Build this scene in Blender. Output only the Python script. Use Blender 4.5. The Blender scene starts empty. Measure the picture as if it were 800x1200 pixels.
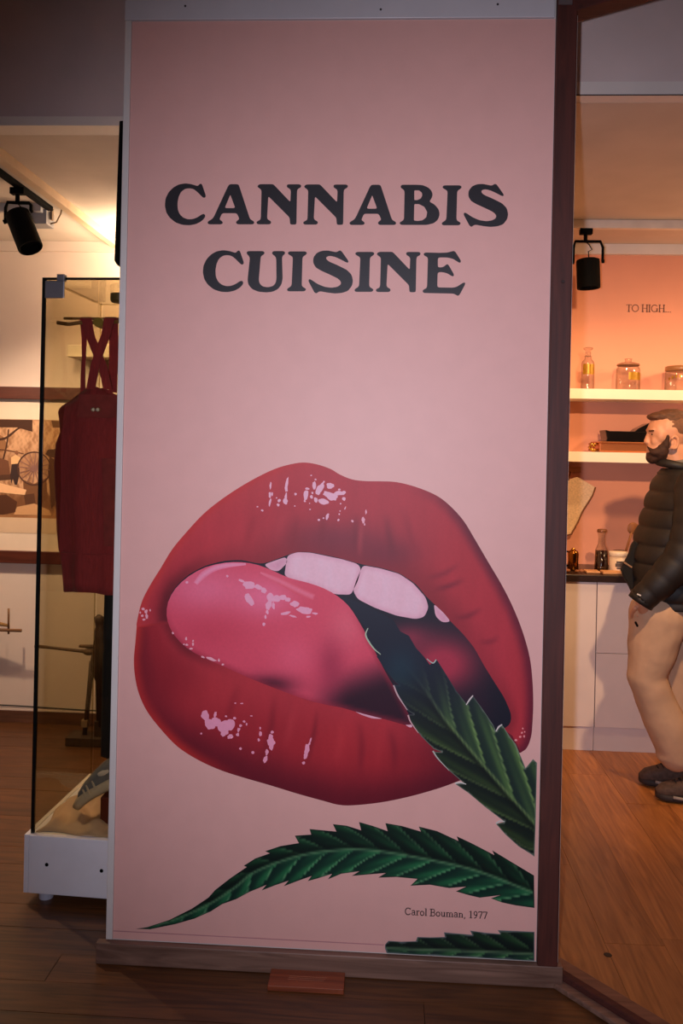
import bpy, bmesh, math, random
import numpy as np
from mathutils import Vector, Matrix
from mathutils.geometry import delaunay_2d_cdt

random.seed(7)
SC = bpy.context.scene
COL = SC.collection

# ------------------------------------------------------------------ camera
F_PX, EYE, YAW, ROLL, HX, HY = 1000.0, 1.56, math.radians(3.09), 0.021, 400.0, 530.0
cam_d = bpy.data.cameras.new('camera')
cam_d.sensor_fit = 'VERTICAL'
cam_d.sensor_height = 36.0
cam_d.sensor_width = 24.0
cam_d.lens = 36.0 * F_PX / 1200.0
cam_d.shift_y = -(600.0 - HY) / 1200.0
cam_d.clip_start = 0.02
cam = bpy.data.objects.new('camera', cam_d)
COL.objects.link(cam)
cam.matrix_world = (Matrix.Translation((0, 0, EYE)) @ Matrix.Rotation(YAW, 4, 'Z')
                    @ Matrix.Rotation(math.radians(90), 4, 'X') @ Matrix.Rotation(ROLL, 4, 'Z'))
SC.camera = cam
SC.view_settings.view_transform = 'Standard'
SC.view_settings.look = 'None'
SC.view_settings.gamma = 1.0
SC.view_settings.use_curve_mapping = False
SC.view_settings.exposure = 0.0

# ------------------------------------------------------------------ world and lights
world = bpy.data.worlds.new('world')
SC.world = world
world.use_nodes = True
world.node_tree.nodes['Background'].inputs[0].default_value = (0.75, 0.62, 0.60, 1)
world.node_tree.nodes['Background'].inputs[1].default_value = 0.03

WARM = (1.0, 0.60, 0.30)

def spot_light(name, loc, aim, watts, color, cone, blend=0.5, radius=0.03):
    d = bpy.data.lights.new(name, 'SPOT')
    d.energy, d.color, d.spot_size, d.spot_blend, d.shadow_soft_size = watts, color, math.radians(cone), blend, radius
    o = bpy.data.objects.new(name, d)
    COL.objects.link(o)
    o.location = loc
    o.rotation_euler = (Vector(aim) - Vector(loc)).to_track_quat('-Z', 'Y').to_euler()
    return o

def area_light(name, loc, aim, watts, color, sx, sy):
    d = bpy.data.lights.new(name, 'AREA')
    d.energy, d.color, d.shape, d.size, d.size_y = watts, color, 'RECTANGLE', sx, sy
    o = bpy.data.objects.new(name, d)
    COL.objects.link(o)
    o.location = loc
    o.rotation_euler = (Vector(aim) - Vector(loc)).to_track_quat('-Z', 'Y').to_euler()
    return o

# the photographer's flash, a hand's breadth to the left of the lens
spot_light('camera_flash', (-0.085, 0.0, 1.57), (0.20, 2.5, 1.36), 186, (0.88, 0.85, 1.0), 88, 1.0, 0.02)
# ceiling spot in the near room that throws the visitor's shadow on the counter
spot_light('spot_kitchen_front', (1.12, 2.55, 2.52), (1.30, 4.9, 1.0), 150, WARM, 85, 0.7, 0.03)
# track spot seen in the kitchen, washing the shelves
spot_light('spot_kitchen_track', (1.03, 4.36, 2.36), (1.20, 4.95, 1.5), 13, WARM, 120, 0.9, 0.04)
spot_light('spot_kitchen_side', (2.3, 4.0, 2.55), (1.5, 4.9, 1.2), 60, WARM, 100, 0.9, 0.06)  # extra spot added further right, out of view
# left room
spot_light('spot_left_track', (-1.62, 3.69, 2.46), (-1.5, 4.7, 0.9), 30, (1.0, 0.75, 0.54), 110, 0.9, 0.03)
area_light('wall_washer_light', (-1.10, 4.45, 2.46), (-1.2, 4.62, 3.0), 20, (1.0, 0.74, 0.48), 0.5, 0.10)
spot_light('spot_left_side', (-2.35, 3.75, 2.46), (-1.5, 4.35, 0.4), 105, (1.0, 0.74, 0.50), 110, 0.9, 0.03)
def point_light(name, loc, watts, color, radius):
    d = bpy.data.lights.new(name, 'POINT')
    d.energy, d.color, d.shadow_soft_size = watts, color, radius
    o = bpy.data.objects.new(name, d)
    COL.objects.link(o)
    o.location = loc
point_light('kitchen_fill_light', (2.5, 4.45, 2.3), 14, (1.0, 0.66, 0.38), 0.12)  # added point light for general glow on the kitchen ceiling, no globe there
point_light('left_fill_light', (-1.15, 4.32, 2.30), 7, (1.0, 0.75, 0.50), 0.06)  # added point light widening the glow behind the pier, no globe there
point_light('left_fill_light', (-2.5, 3.7, 2.30), 4, (1.0, 0.75, 0.54), 0.08)  # added, unseen fill that brightens the far left wall and ceiling

# ------------------------------------------------------------------ photograph geometry
SIN, COS = math.sin(YAW), math.cos(YAW)
def ray(px, py):
    dx, dy = px - HX, py - HY
    u = (dx * math.cos(ROLL) + dy * math.sin(ROLL)) / F_PX
    v = (dx * math.sin(ROLL) - dy * math.cos(ROLL)) / F_PX
    return -SIN + u * COS, COS + u * SIN, v
def at(px, py, Y):
    """point of the place that stands at distance Y from the camera's wall and shows at px, py"""
    x, y, z = ray(px, py)
    t = Y / y
    return Vector((x * t, Y, EYE + z * t))
def at_z(px, py, Z):
    x, y, z = ray(px, py)
    t = (Z - EYE) / z
    return Vector((x * t, y * t, Z))

# ------------------------------------------------------------------ materials
def lin(c):
    out = []
    for v in c[:3]:
        v = v / 255.0
        out.append(v / 12.92 if v <= 0.04045 else ((v + 0.055) / 1.055) ** 2.4)
    return out
_m = {}
def M(name, rgb, rough=0.5, metal=0.0, var=0.10, scale=9.0, bump=0.0, stretch=(1, 1, 1), detail=3.0, bump_scale=None, coat=0.0, sheen=0.0):
    if name in _m:
        return _m[name]
    m = bpy.data.materials.new(name)
    m.use_nodes = True
    nt = m.node_tree
    b = nt.nodes['Principled BSDF']
    b.inputs['Roughness'].default_value = rough
    b.inputs['Metallic'].default_value = metal
    b.inputs['Coat Weight'].default_value = coat
    b.inputs['Sheen Weight'].default_value = sheen
    c = lin(rgb)
    tc = nt.nodes.new('ShaderNodeTexCoord')
    mp = nt.nodes.new('ShaderNodeMapping')
    mp.inputs['Scale'].default_value = stretch
    nz = nt.nodes.new('ShaderNodeTexNoise')
    nz.inputs['Scale'].default_value = scale
    nz.inputs['Detail'].default_value = detail
    rp = nt.nodes.new('ShaderNodeValToRGB')
    rp.color_ramp.elements[0].position = 0.3
    rp.color_ramp.elements[1].position = 0.7
    rp.color_ramp.elements[0].color = [v * (1 - var) for v in c] + [1]
    rp.color_ramp.elements[1].color = [min(1, v * (1 + var)) for v in c] + [1]
    nt.links.new(tc.outputs['Object'], mp.inputs['Vector'])
    nt.links.new(mp.outputs[0], nz.inputs['Vector'])
    nt.links.new(nz.outputs['Fac'], rp.inputs[0])
    nt.links.new(rp.outputs[0], b.inputs['Base Color'])
    if bump:
        bp = nt.nodes.new('ShaderNodeBump')
        bp.inputs['Strength'].default_value = bump
        bp.inputs['Distance'].default_value = 0.004
        src = nz
        if bump_scale:
            src = nt.nodes.new('ShaderNodeTexNoise')
            src.inputs['Scale'].default_value = bump_scale
            nt.links.new(mp.outputs[0], src.inputs['Vector'])
        nt.links.new(src.outputs['Fac'], bp.inputs['Height'])
        nt.links.new(bp.outputs[0], b.inputs['Normal'])
    _m[name] = m
    return m

def wood(name, dark, light, axis='X', rough=0.42, per_object=0.0, scale=1.0):
    if name in _m:
        return _m[name]
    m = bpy.data.materials.new(name)
    m.use_nodes = True
    nt = m.node_tree
    b = nt.nodes['Principled BSDF']
    b.inputs['Roughness'].default_value = rough
    tc = nt.nodes.new('ShaderNodeTexCoord')
    oi = nt.nodes.new('ShaderNodeObjectInfo')
    ad = nt.nodes.new('ShaderNodeVectorMath')
    ad.operation = 'ADD'
    sc = nt.nodes.new('ShaderNodeVectorMath')
    sc.operation = 'SCALE'
    sc.inputs[0].default_value = (37.0, 23.0, 11.0)
    nt.links.new(oi.outputs['Random'], sc.inputs['Scale'])
    nt.links.new(tc.outputs['Object'], ad.inputs[0])
    nt.links.new(sc.outputs[0], ad.inputs[1])
    mp = nt.nodes.new('ShaderNodeMapping')
    s = {'X': (1.2, 16, 16), 'Y': (16, 1.2, 16), 'Z': (16, 16, 1.2)}[axis]
    mp.inputs['Scale'].default_value = [v * scale for v in s]
    nt.links.new(ad.outputs[0], mp.inputs['Vector'])
    nz = nt.nodes.new('ShaderNodeTexNoise')
    nz.inputs['Scale'].default_value = 2.2
    nz.inputs['Detail'].default_value = 6
    nz.inputs['Distortion'].default_value = 1.6
    nt.links.new(mp.outputs[0], nz.inputs['Vector'])
    rp = nt.nodes.new('ShaderNodeValToRGB')
    rp.color_ramp.elements[0].position = 0.28
    rp.color_ramp.elements[1].position = 0.72
    rp.color_ramp.elements[0].color = lin(dark) + [1]
    rp.color_ramp.elements[1].color = lin(light) + [1]
    nt.links.new(nz.outputs['Fac'], rp.inputs[0])
    hs = nt.nodes.new('ShaderNodeHueSaturation')
    mr = nt.nodes.new('ShaderNodeMapRange')
    mr.inputs['To Min'].default_value = 1 - per_object
    mr.inputs['To Max'].default_value = 1 + per_object
    nt.links.new(oi.outputs['Random'], mr.inputs['Value'])
    nt.links.new(mr.outputs[0], hs.inputs['Value'])
    nt.links.new(rp.outputs[0], hs.inputs['Color'])
    nt.links.new(hs.outputs[0], b.inputs['Base Color'])
    bp = nt.nodes.new('ShaderNodeBump')
    bp.inputs['Strength'].default_value = 0.12
    bp.inputs['Distance'].default_value = 0.002
    nt.links.new(nz.outputs['Fac'], bp.inputs['Height'])
    nt.links.new(bp.outputs[0], b.inputs['Normal'])
    _m[name] = m
    return m

def glass(name, tint, refl=0.06, rough=0.0, rim=None):
    """thin pane: see-through with a tint and a Fresnel reflection"""
    if name in _m:
        return _m[name]
    m = bpy.data.materials.new(name)
    m.use_nodes = True
    nt = m.node_tree
    for n in list(nt.nodes):
        if n.type == 'BSDF_PRINCIPLED':
            nt.nodes.remove(n)
    out = [n for n in nt.nodes if n.type == 'OUTPUT_MATERIAL'][0]
    tr = nt.nodes.new('ShaderNodeBsdfTransparent')
    tr.inputs[0].default_value = list(tint) + [1]
    gl = nt.nodes.new('ShaderNodeBsdfGlossy')
    gl.inputs['Roughness'].default_value = rough
    lw = nt.nodes.new('ShaderNodeLayerWeight')
    lw.inputs['Blend'].default_value = 0.5
    pw = nt.nodes.new('ShaderNodeMath'); pw.operation = 'POWER'; pw.inputs[1].default_value = 5.0
    fr = nt.nodes.new('ShaderNodeMath'); fr.operation = 'MULTIPLY_ADD'; fr.inputs[1].default_value = 0.9; fr.inputs[2].default_value = refl
    nt.links.new(lw.outputs['Facing'], pw.inputs[0])
    nt.links.new(pw.outputs[0], fr.inputs[0])
    mx = nt.nodes.new('ShaderNodeMixShader')
    nt.links.new(fr.outputs[0], mx.inputs[0])
    nt.links.new(tr.outputs[0], mx.inputs[1])
    nt.links.new(gl.outputs[0], mx.inputs[2])
    nt.links.new(mx.outputs[0], out.inputs['Surface'])
    if rim:
        p3 = nt.nodes.new('ShaderNodeMath'); p3.operation = 'POWER'; p3.inputs[1].default_value = 2.5
        mc_ = nt.nodes.new('ShaderNodeMix'); mc_.data_type = 'RGBA'
        mc_.inputs['A'].default_value = list(tint) + [1]
        mc_.inputs['B'].default_value = list(rim) + [1]
        nt.links.new(lw.outputs['Facing'], p3.inputs[0])
        nt.links.new(p3.outputs[0], mc_.inputs['Factor'])
        nt.links.new(mc_.outputs['Result'], tr.inputs[0])
    _m[name] = m
    return m

def print_mat(name, rough=0.5):
    """ink: colour comes from the printed colour stored on the sheet"""
    if name in _m:
        return _m[name]
    m = bpy.data.materials.new(name)
    m.use_nodes = True
    nt = m.node_tree
    b = nt.nodes['Principled BSDF']
    b.inputs['Roughness'].default_value = rough
    b.inputs['Specular IOR Level'].default_value = 0.3
    a = nt.nodes.new('ShaderNodeAttribute')
    a.attribute_name = 'ink'
    tc = nt.nodes.new('ShaderNodeTexCoord')
    nz = nt.nodes.new('ShaderNodeTexNoise')
    nz.inputs['Scale'].default_value = 120
    mr = nt.nodes.new('ShaderNodeMapRange')
    mr.inputs['To Min'].default_value = 0.93
    mr.inputs['To Max'].default_value = 1.07
    hs = nt.nodes.new('ShaderNodeHueSaturation')
    nt.links.new(tc.outputs['Object'], nz.inputs['Vector'])
    nt.links.new(nz.outputs['Fac'], mr.inputs['Value'])
    nt.links.new(mr.outputs[0], hs.inputs['Value'])
    nt.links.new(a.outputs['Color'], hs.inputs['Color'])
    nt.links.new(hs.outputs[0], b.inputs['Base Color'])
    _m[name] = m
    return m

# ------------------------------------------------------------------ mesh builder
ORG = {}
class MB:
    def __init__(s):
        s.v, s.f = [], []
    def add(s, vs, fs):
        n = len(s.v)
        s.v += [Vector(p) for p in vs]
        s.f += [tuple(i + n for i in f) for f in fs]
        return s
    def box(s, a, b):
        (x0, y0, z0), (x1, y1, z1) = a, b
        return s.add([(x0, y0, z0), (x1, y0, z0), (x1, y1, z0), (x0, y1, z0), (x0, y0, z1), (x1, y0, z1), (x1, y1, z1), (x0, y1, z1)],
                     [(0, 3, 2, 1), (4, 5, 6, 7), (0, 1, 5, 4), (1, 2, 6, 5), (2, 3, 7, 6), (3, 0, 4, 7)])
    def obox(s, c, ax, half):
        """box with its own axes"""
        c = Vector(c)
        ax = [Vector(a).normalized() for a in ax]
        vs = []
        for k in (-1, 1):
            for j, i in ((-1, -1), (-1, 1), (1, 1), (1, -1)):
                vs.append(c + ax[0] * half[0] * i + ax[1] * half[1] * j + ax[2] * half[2] * k)
        return s.add(vs, [(0, 3, 2, 1), (4, 5, 6, 7), (0, 1, 5, 4), (1, 2, 6, 5), (2, 3, 7, 6), (3, 0, 4, 7)])
    def prism(s, poly, z0, z1):
        n = len(poly)
        vs = [(p[0], p[1], z0) for p in poly] + [(p[0], p[1], z1) for p in poly]
        fs = [tuple(range(n))[::-1], tuple(range(n, 2 * n))] + [(i, (i + 1) % n, n + (i + 1) % n, n + i) for i in range(n)]
        return s.add(vs, fs)
    def slab(s, pts, off):
        """polygon given in 3-D, pushed along off"""
        n = len(pts)
        off = Vector(off)
        vs = [Vector(p) for p in pts] + [Vector(p) + off for p in pts]
        fs = [tuple(range(n))[::-1], tuple(range(n, 2 * n))] + [(i, (i + 1) % n, n + (i + 1) % n, n + i) for i in range(n)]
        return s.add(vs, fs)
    def tube(s, pts, r, n=10, caps=True, flat=None):
        pts = [Vector(p) for p in pts]
        if not hasattr(r, '__len__'):
            r = [r] * len(pts)
        base = len(s.v)
        prev = None
        for i, p in enumerate(pts):
            d = (pts[min(i + 1, len(pts) - 1)] - pts[max(i - 1, 0)]).normalized()
            if prev is None:
                a = d.orthogonal().normalized()
            else:
                a = (prev - d * prev.dot(d)).normalized()
            prev = a
            b = d.cross(a)
            for k in range(n):
                t = 2 * math.pi * k / n
                s.v.append(p + (a * math.cos(t) + b * math.sin(t)) * r[i])
        for i in range(len(pts) - 1):
            for k in range(n):
                s.f.append((base + i * n + k, base + i * n + (k + 1) % n, base + (i + 1) * n + (k + 1) % n, base + (i + 1) * n + k))
        if caps:
            s.f.append(tuple(base + k for k in range(n))[::-1])
            s.f.append(tuple(base + (len(pts) - 1) * n + k for k in range(n)))
        return s
    def lathe(s, c, prof, n=24, axis=(0, 0, 1)):
        c = Vector(c)
        z = Vector(axis).normalized()
        a = z.orthogonal().normalized()
        b = z.cross(a)
        base = len(s.v)
        for r, h in prof:
            for k in range(n):
                t = 2 * math.pi * k / n
                s.v.append(c + z * h + (a * math.cos(t) + b * math.sin(t)) * max(r, 1e-4))
        for i in range(len(prof) - 1):
            for k in range(n):
                s.f.append((base + i * n + k, base + i * n + (k + 1) % n, base + (i + 1) * n + (k + 1) % n, base + (i + 1) * n + k))
        s.f.append(tuple(base + k for k in range(n))[::-1])
        s.f.append(tuple(base + (len(prof) - 1) * n + k for k in range(n)))
        return s
    def ball(s, c, r, n=16, m=10, rot=None):
        c = Vector(c)
        if not hasattr(r, '__len__'):
            r = (r, r, r)
        base = len(s.v)
        for i in range(m + 1):
            ph = math.pi * i / m
            for k in range(n):
                t = 2 * math.pi * k / n
                q = Vector((r[0] * max(math.sin(ph), 1e-3) * math.cos(t), r[1] * max(math.sin(ph), 1e-3) * math.sin(t), r[2] * math.cos(ph)))
                if rot:
                    q = rot @ q
                s.v.append(c + q)
        for i in range(m):
            for k in range(n):
                s.f.append((base + i * n + k, base + (i + 1) * n + k, base + (i + 1) * n + (k + 1) % n, base + i * n + (k + 1) % n))
        s.f.append(tuple(base + k for k in range(n)))
        s.f.append(tuple(base + m * n + k for k in range(n))[::-1])
        return s
    def capsule(s, p0, r0, p1, r1, n=16):
        p0, p1 = Vector(p0), Vector(p1)
        d = p1 - p0
        L = d.length
        d = d / L
        pts, rs = [], []
        for i in range(5):
            t = math.pi / 2 * (1 - i / 5)
            pts.append(p0 - d * r0 * math.sin(t)); rs.append(max(r0 * math.cos(t), 0.0005))
        pts += [p0, p1]; rs += [r0, r1]
        for i in range(1, 6):
            t = math.pi / 2 * i / 5
            pts.append(p1 + d * r1 * math.sin(t)); rs.append(max(r1 * math.cos(t), 0.0005))
        return s.tube(pts, rs, n)
    def loft(s, rings, caps=True):
        n = len(rings[0])
        base = len(s.v)
        for r in rings:
            s.v += [Vector(p) for p in r]
        for i in range(len(rings) - 1):
            for k in range(n):
                s.f.append((base + i * n + k, base + i * n + (k + 1) % n, base + (i + 1) * n + (k + 1) % n, base + (i + 1) * n + k))
        if caps:
            s.f.append(tuple(base + k for k in range(n))[::-1])
            s.f.append(tuple(base + (len(rings) - 1) * n + k for k in range(n)))
        return s
    def build(s, name, mat, parent=None, smooth=False, origin=None, bevel=0.0, remesh=0.0, relax=0, sub=0, crumple=0.0):
        if origin is None:
            if parent is not None:
                origin = ORG[parent.name]
            else:
                xs = [p.x for p in s.v]; ys = [p.y for p in s.v]; zs = [p.z for p in s.v]
                origin = Vector(((min(xs) + max(xs)) / 2, (min(ys) + max(ys)) / 2, min(zs)))
        me = bpy.data.meshes.new(name)
        me.from_pydata([p - origin for p in s.v], [], s.f)
        bm = bmesh.new()
        bm.from_mesh(me)
        bmesh.ops.recalc_face_normals(bm, faces=bm.faces[:])
        if bevel:
            bmesh.ops.bevel(bm, geom=[e for e in bm.edges if len(e.link_faces) == 2 and e.calc_face_angle(0) > 0.6],
                            offset=bevel, segments=2, affect='EDGES', profile=0.5)
        bm.to_mesh(me)
        bm.free()
        o = bpy.data.objects.new(name, me)
        COL.objects.link(o)
        if remesh or sub:
            if remesh:
                md = o.modifiers.new('r', 'REMESH'); md.mode = 'VOXEL'; md.voxel_size = remesh
            if relax:
                md = o.modifiers.new('s', 'SMOOTH'); md.iterations = relax; md.factor = 0.5
            if crumple:
                tx = bpy.data.textures.new('folds', 'CLOUDS'); tx.noise_scale = 0.13; tx.noise_depth = 1
                md = o.modifiers.new('c', 'DISPLACE'); md.texture = tx; md.strength = crumple; md.mid_level = 0.5; md.texture_coords = 'GLOBAL'
            if sub:
                md = o.modifiers.new('u', 'SUBSURF'); md.levels = sub
            dg = bpy.context.evaluated_depsgraph_get()
            me2 = bpy.data.meshes.new_from_object(o.evaluated_get(dg))
            o.modifiers.clear()
            o.data = me2
            bpy.data.meshes.remove(me)
            me = me2
            me.name = name
        if smooth:
            me.polygons.foreach_set('use_smooth', [True] * len(me.polygons))
        me.materials.clear()
        me.materials.append(mat)
        if parent is not None:
            o.parent = parent
        else:
            o.location = origin
        ORG[o.name] = Vector(origin)
        return o

def tag(o, label, cat, group=None, kind=None):
    o['label'] = label
    o['category'] = cat
    if group: o['group'] = group
    if kind: o['kind'] = kind
    return o
def thing(name, label, cat, loc, group=None):
    o = bpy.data.objects.new(name, None)
    COL.objects.link(o)
    o.location = loc
    o.empty_display_size = 0.05
    ORG[o.name] = Vector(loc)
    return tag(o, label, cat, group)
def struct(o, label=None):
    o['kind'] = 'structure'
    if label: o['label'] = label
    return o

# ================================================================== SETTING
white_paint = M('white_paint', (222, 214, 208), 0.55, var=0.04, scale=5, bump=0.05, bump_scale=60)
cream_paint = M('cream_paint', (228, 206, 190), 0.7, var=0.05, scale=3, bump=0.04, bump_scale=90)
ceil_paint = M('ceiling_paint', (205, 190, 176), 0.8, var=0.06, scale=4, bump=0.06, bump_scale=70)
peach_paint = M('peach_paint', (226, 156, 128), 0.65, var=0.04, scale=3, bump=0.03, bump_scale=80)
grey_paint = M('grey_paint', (200, 182, 182), 0.8, var=0.06, scale=4, bump=0.06, bump_scale=70)
brown_frame = wood('brown_frame_wood', (62, 25, 18), (88, 39, 29), 'Z', 0.62)
brown_x = wood('brown_frame_wood_x', (62, 25, 18), (88, 39, 29), 'X', 0.8)
plinth_wood = wood('plinth_wood', (98, 70, 58), (146, 112, 96), 'X', 0.45)
base_wood = wood('baseboard_wood', (82, 50, 34), (112, 72, 50), 'X', 0.5)

YP = 2.556                        # face of the poster pier
PL, PR = at(131, 1098, YP), at(627, 1126, YP)
PX0, PX1 = -0.803, 0.470          # print edges
PZ0, PZ1 = 0.071, 2.857

struct(MB().box((-0.822, YP + 0.004, 0), (0.535, YP + 0.20, 3.3)).build('wall_center', white_paint))
struct(MB().box((0.44, YP + 0.201, 0), (0.535, 5.15, 3.3)).build('wall_partition', cream_paint))
struct(MB().box((-3.4, 4.72, 0), (0.439, 4.82, 3.0)).build('wall_left_back', cream_paint))
struct(MB().box((0.536, 5.05, 0), (3.4, 5.15, 3.0)).build('wall_kitchen_back', peach_paint))
struct(MB().box((-3.5, -1.0, 0), (-3.401, 4.82, 3.3)).build('wall_left', cream_paint))
struct(MB().box((3.401, -1.0, 0), (3.5, 5.15, 3.3)).build('wall_right', cream_paint))
struct(MB().box((-3.4, 3.10, 2.712), (-0.60, 4.719, 2.80)).build('ceiling_left', ceil_paint))
struct(MB().box((0.536, 3.03, 2.802), (3.4, 5.049, 2.90)).build('ceiling_kitchen', ceil_paint))
struct(MB().box((-3.4, -1.0, 3.301), (3.4, 3.2, 3.4)).build('ceiling_near', grey_paint))
# header walls over the two openings, with their white lower lips
struct(MB().box((-3.4, 3.02, 2.746), (0.439, 3.099, 3.3)).build('wall_header_left', grey_paint))
struct(MB().box((-3.4, 3.005, 2.712), (-0.60, 3.098, 2.745)).build('trim_1', white_paint))
struct(MB().box((0.54, 2.985, 2.852), (3.4, 3.028, 3.3)).build('wall_header_right', M('header_paint', (214, 196, 192), 0.8, var=0.05, scale=4)))
struct(MB().box((0.54, 2.972, 2.8025), (3.4, 3.028, 2.851)).build('trim_2', white_paint))
struct(MB().box((0.54, 2.9700, 2.8027), (3.4, 2.9718, 2.8062)).build('trim_3', M('black_gap', (38, 28, 26), 0.8)))
# cornices
struct(MB().box((-3.4, 4.695, 2.655), (0.43, 4.719, 2.711)).build('trim_4', cream_paint))
struct(MB().box((0.54, 5.02, 2.742), (3.4, 5.049, 2.801)).build('trim_5', white_paint))
# baseboards, cable
struct(MB().box((-3.4, 4.70, 0), (0.43, 4.719, 0.066)).build('baseboard_left', base_wood))
struct(MB().box((-3.4, 4.704, 0.067), (0.43, 4.719, 0.076)).build('trim_6', cream_paint))
cab = [Vector((x, 4.712, 0.086 + 0.006 * math.sin(x * 5.0))) for x in np.linspace(-3.3, -0.6, 40)]
tag(MB().tube(cab, 0.0045, 6).build('cable', M('black_cable', (22, 18, 18), 0.5), smooth=True),
    'thin black cable running along the wall above the left baseboard', 'cable')

# poster pier trims: corner bead at left, top board, plinth
struct(MB().box((-0.823, YP - 0.006, 0.066), (PX0, YP + 0.003, 2.857)).build('trim_7', white_paint, bevel=0.002))
tp = MB().box((-0.824, YP - 0.008, 2.858), (0.466, YP + 0.003, 2.917)).build('trim_8', M('gloss_white', (214, 210, 214), 0.3, var=0.03), bevel=0.002)
struct(tp)
for px, py in ((217, 7), (446, 11), (583, 5)):
    p = at(px, py, YP - 0.009)
    MB().lathe(p, [(0.0035, 0), (0.003, 0.0015)], 10, (0, -1, 0)).build('screw', M('dark_screw', (70, 62, 66), 0.4, 0.6), tp)
pl = MB().box((-0.848, YP - 0.022, 0.0), (0.545, YP + 0.003, 0.064)).build('baseboard_center', plinth_wood, bevel=0.003)
struct(pl)

# ---- floors: planks
def clip(poly, p0, nrm):
    """keep the side of the line where (p - p0) . nrm > 0"""
    out = []
    for i in range(len(poly)):
        a, b = poly[i], poly[(i + 1) % len(poly)]
        da = (a[0] - p0[0]) * nrm[0] + (a[1] - p0[1]) * nrm[1]
        db = (b[0] - p0[0]) * nrm[0] + (b[1] - p0[1]) * nrm[1]
        if da >= 0: out.append(a)
        if da * db < 0:
            t = da / (da - db)
            out.append((a[0] + (b[0] - a[0]) * t, a[1] + (b[1] - a[1]) * t))
    return out
SILL_P = (0.515, 2.630)
SILL_D = Vector((0.168, -0.200)).normalized()
SILL_N = Vector((-SILL_D.y, SILL_D.x))           # towards the kitchen
fl = struct(MB().box((-3.4, -1.0, -0.08), (3.4, 5.15, -0.0125)).build('floor', M('floor_joint', (30, 18, 12), 0.8)))
floor_near = wood('floor_plank_dark', (62, 36, 17), (108, 66, 33), 'X', 0.40, 0.16)
floor_kit = wood('floor_plank_kitchen', (136, 80, 38), (184, 120, 64), 'Y', 0.36, 0.10)
def plank(poly, mat, lift):
    if len(poly) < 3: return
    ar = abs(sum(poly[i][0] * poly[(i + 1) % len(poly)][1] - poly[(i + 1) % len(poly)][0] * poly[i][1] for i in range(len(poly)))) / 2
    if ar < 0.002: return
    MB().prism(poly, -0.012, lift).build('plank', mat, fl)
W = 0.135
y = 0.55
row = 0
while y < 4.70:
    x = -2.6 + random.uniform(-0.9, 0)
    while x < 1.7:
        L = random.uniform(1.1, 1.9)
        x1 = min(x + L, 1.7)
        if x > -0.75 and y > YP + 0.1:
            break
        poly = [(x + .0008, y + .0008), (x1 - .0008, y + .0008), (x1 - .0008, y + W - .0008), (x + .0008, y + W - .0008)]
        if y > 1.2:
            poly = clip(poly, SILL_P, (-SILL_N.x, -SILL_N.y))
        if y > YP + 0.02 - W and poly:
            poly = clip(poly, (0.50, 0), (-1, 0)) if y > YP else poly
        plank(poly, floor_near, random.uniform(-0.0012, 0.0))
        x = x1
    y += W
WK = 0.19
x = 0.54
while x < 2.7:
    yy = 1.6 + random.uniform(-0.8, 0)
    while yy < 4.75:
        L = random.uniform(1.2, 2.0)
        y1 = min(yy + L, 4.75)
        poly = [(x + .0006, yy + .0006), (x + WK - .0006, yy + .0006), (x + WK - .0006, y1 - .0006), (x + .0006, y1 - .0006)]
        plank(clip(poly, SILL_P, SILL_N), floor_kit, random.uniform(-0.0010, 0.0))
        yy = y1
    x += WK
kn = at_z(712, 1119, 0.0)
MB().lathe(kn + Vector((0, 0, 0.0002)), [(0.013, 0), (0.010, 0.0008)], 14).build('floor_plug', M('dark_knot', (46, 24, 16), 0.6), fl)

# ---- door post, sill and head of the opening to the right
post = MB().box((0.4705, YP - 0.024, 0.0645), (0.5285, YP + 0.003, 2.918)).build('trim_9', brown_frame, bevel=0.003)
struct(post)
MB().box((0.473, YP - 0.027, 2.885), (0.512, YP - 0.0245, 2.915)).build('bracket', M('zinc', (150, 146, 150), 0.4, 0.8, bump=0.3), post)
MB().lathe(at(659.5, 330, YP - 0.0245), [(0.005, 0), (0.004, 0.002)], 10, (0, -1, 0)).build('screw', M('brown_screw', (48, 26, 24), 0.5), post)
sp = Vector((SILL_P[0], SILL_P[1], 0)); sd = Vector((SILL_D.x, SILL_D.y, 0)); sn = Vector((SILL_N.x, SILL_N.y, 0)); up = Vector((0, 0, 1))
sill_w = wood('sill_wood', (96, 56, 44), (132, 86, 68), 'X', 0.4)
struct(MB().obox(sp + sd * 0.62 + sn * 0.035 + up * 0.006, (sd, sn, up), (0.62, 0.034, 0.006)).build('trim_10', sill_w, bevel=0.002))
struct(MB().obox(sp + sd * 0.62 - sn * 0.013 + up * 0.016, (sd, sn, up), (0.62, 0.0125, 0.016)).build('trim_11', brown_x, bevel=0.003))
struct(MB().obox(sp + sd * 0.64 - sn * 0.043 + up * 0.0085, (sd, sn, up), (0.62, 0.016, 0.008)).build('trim_12', plinth_wood, bevel=0.003))
hd = Vector((0.165, -0.105, 0)).normalized(); hn = Vector((-hd.y, hd.x, 0))
struct(MB().obox(Vector((0.500, YP - 0.010, 2.868)) + hd * 0.75 + hn * 0.035 + up * 0.040, (hd, hn, up), (0.75, 0.035, 0.04)).build('trim_13', brown_x, bevel=0.003))

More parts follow.
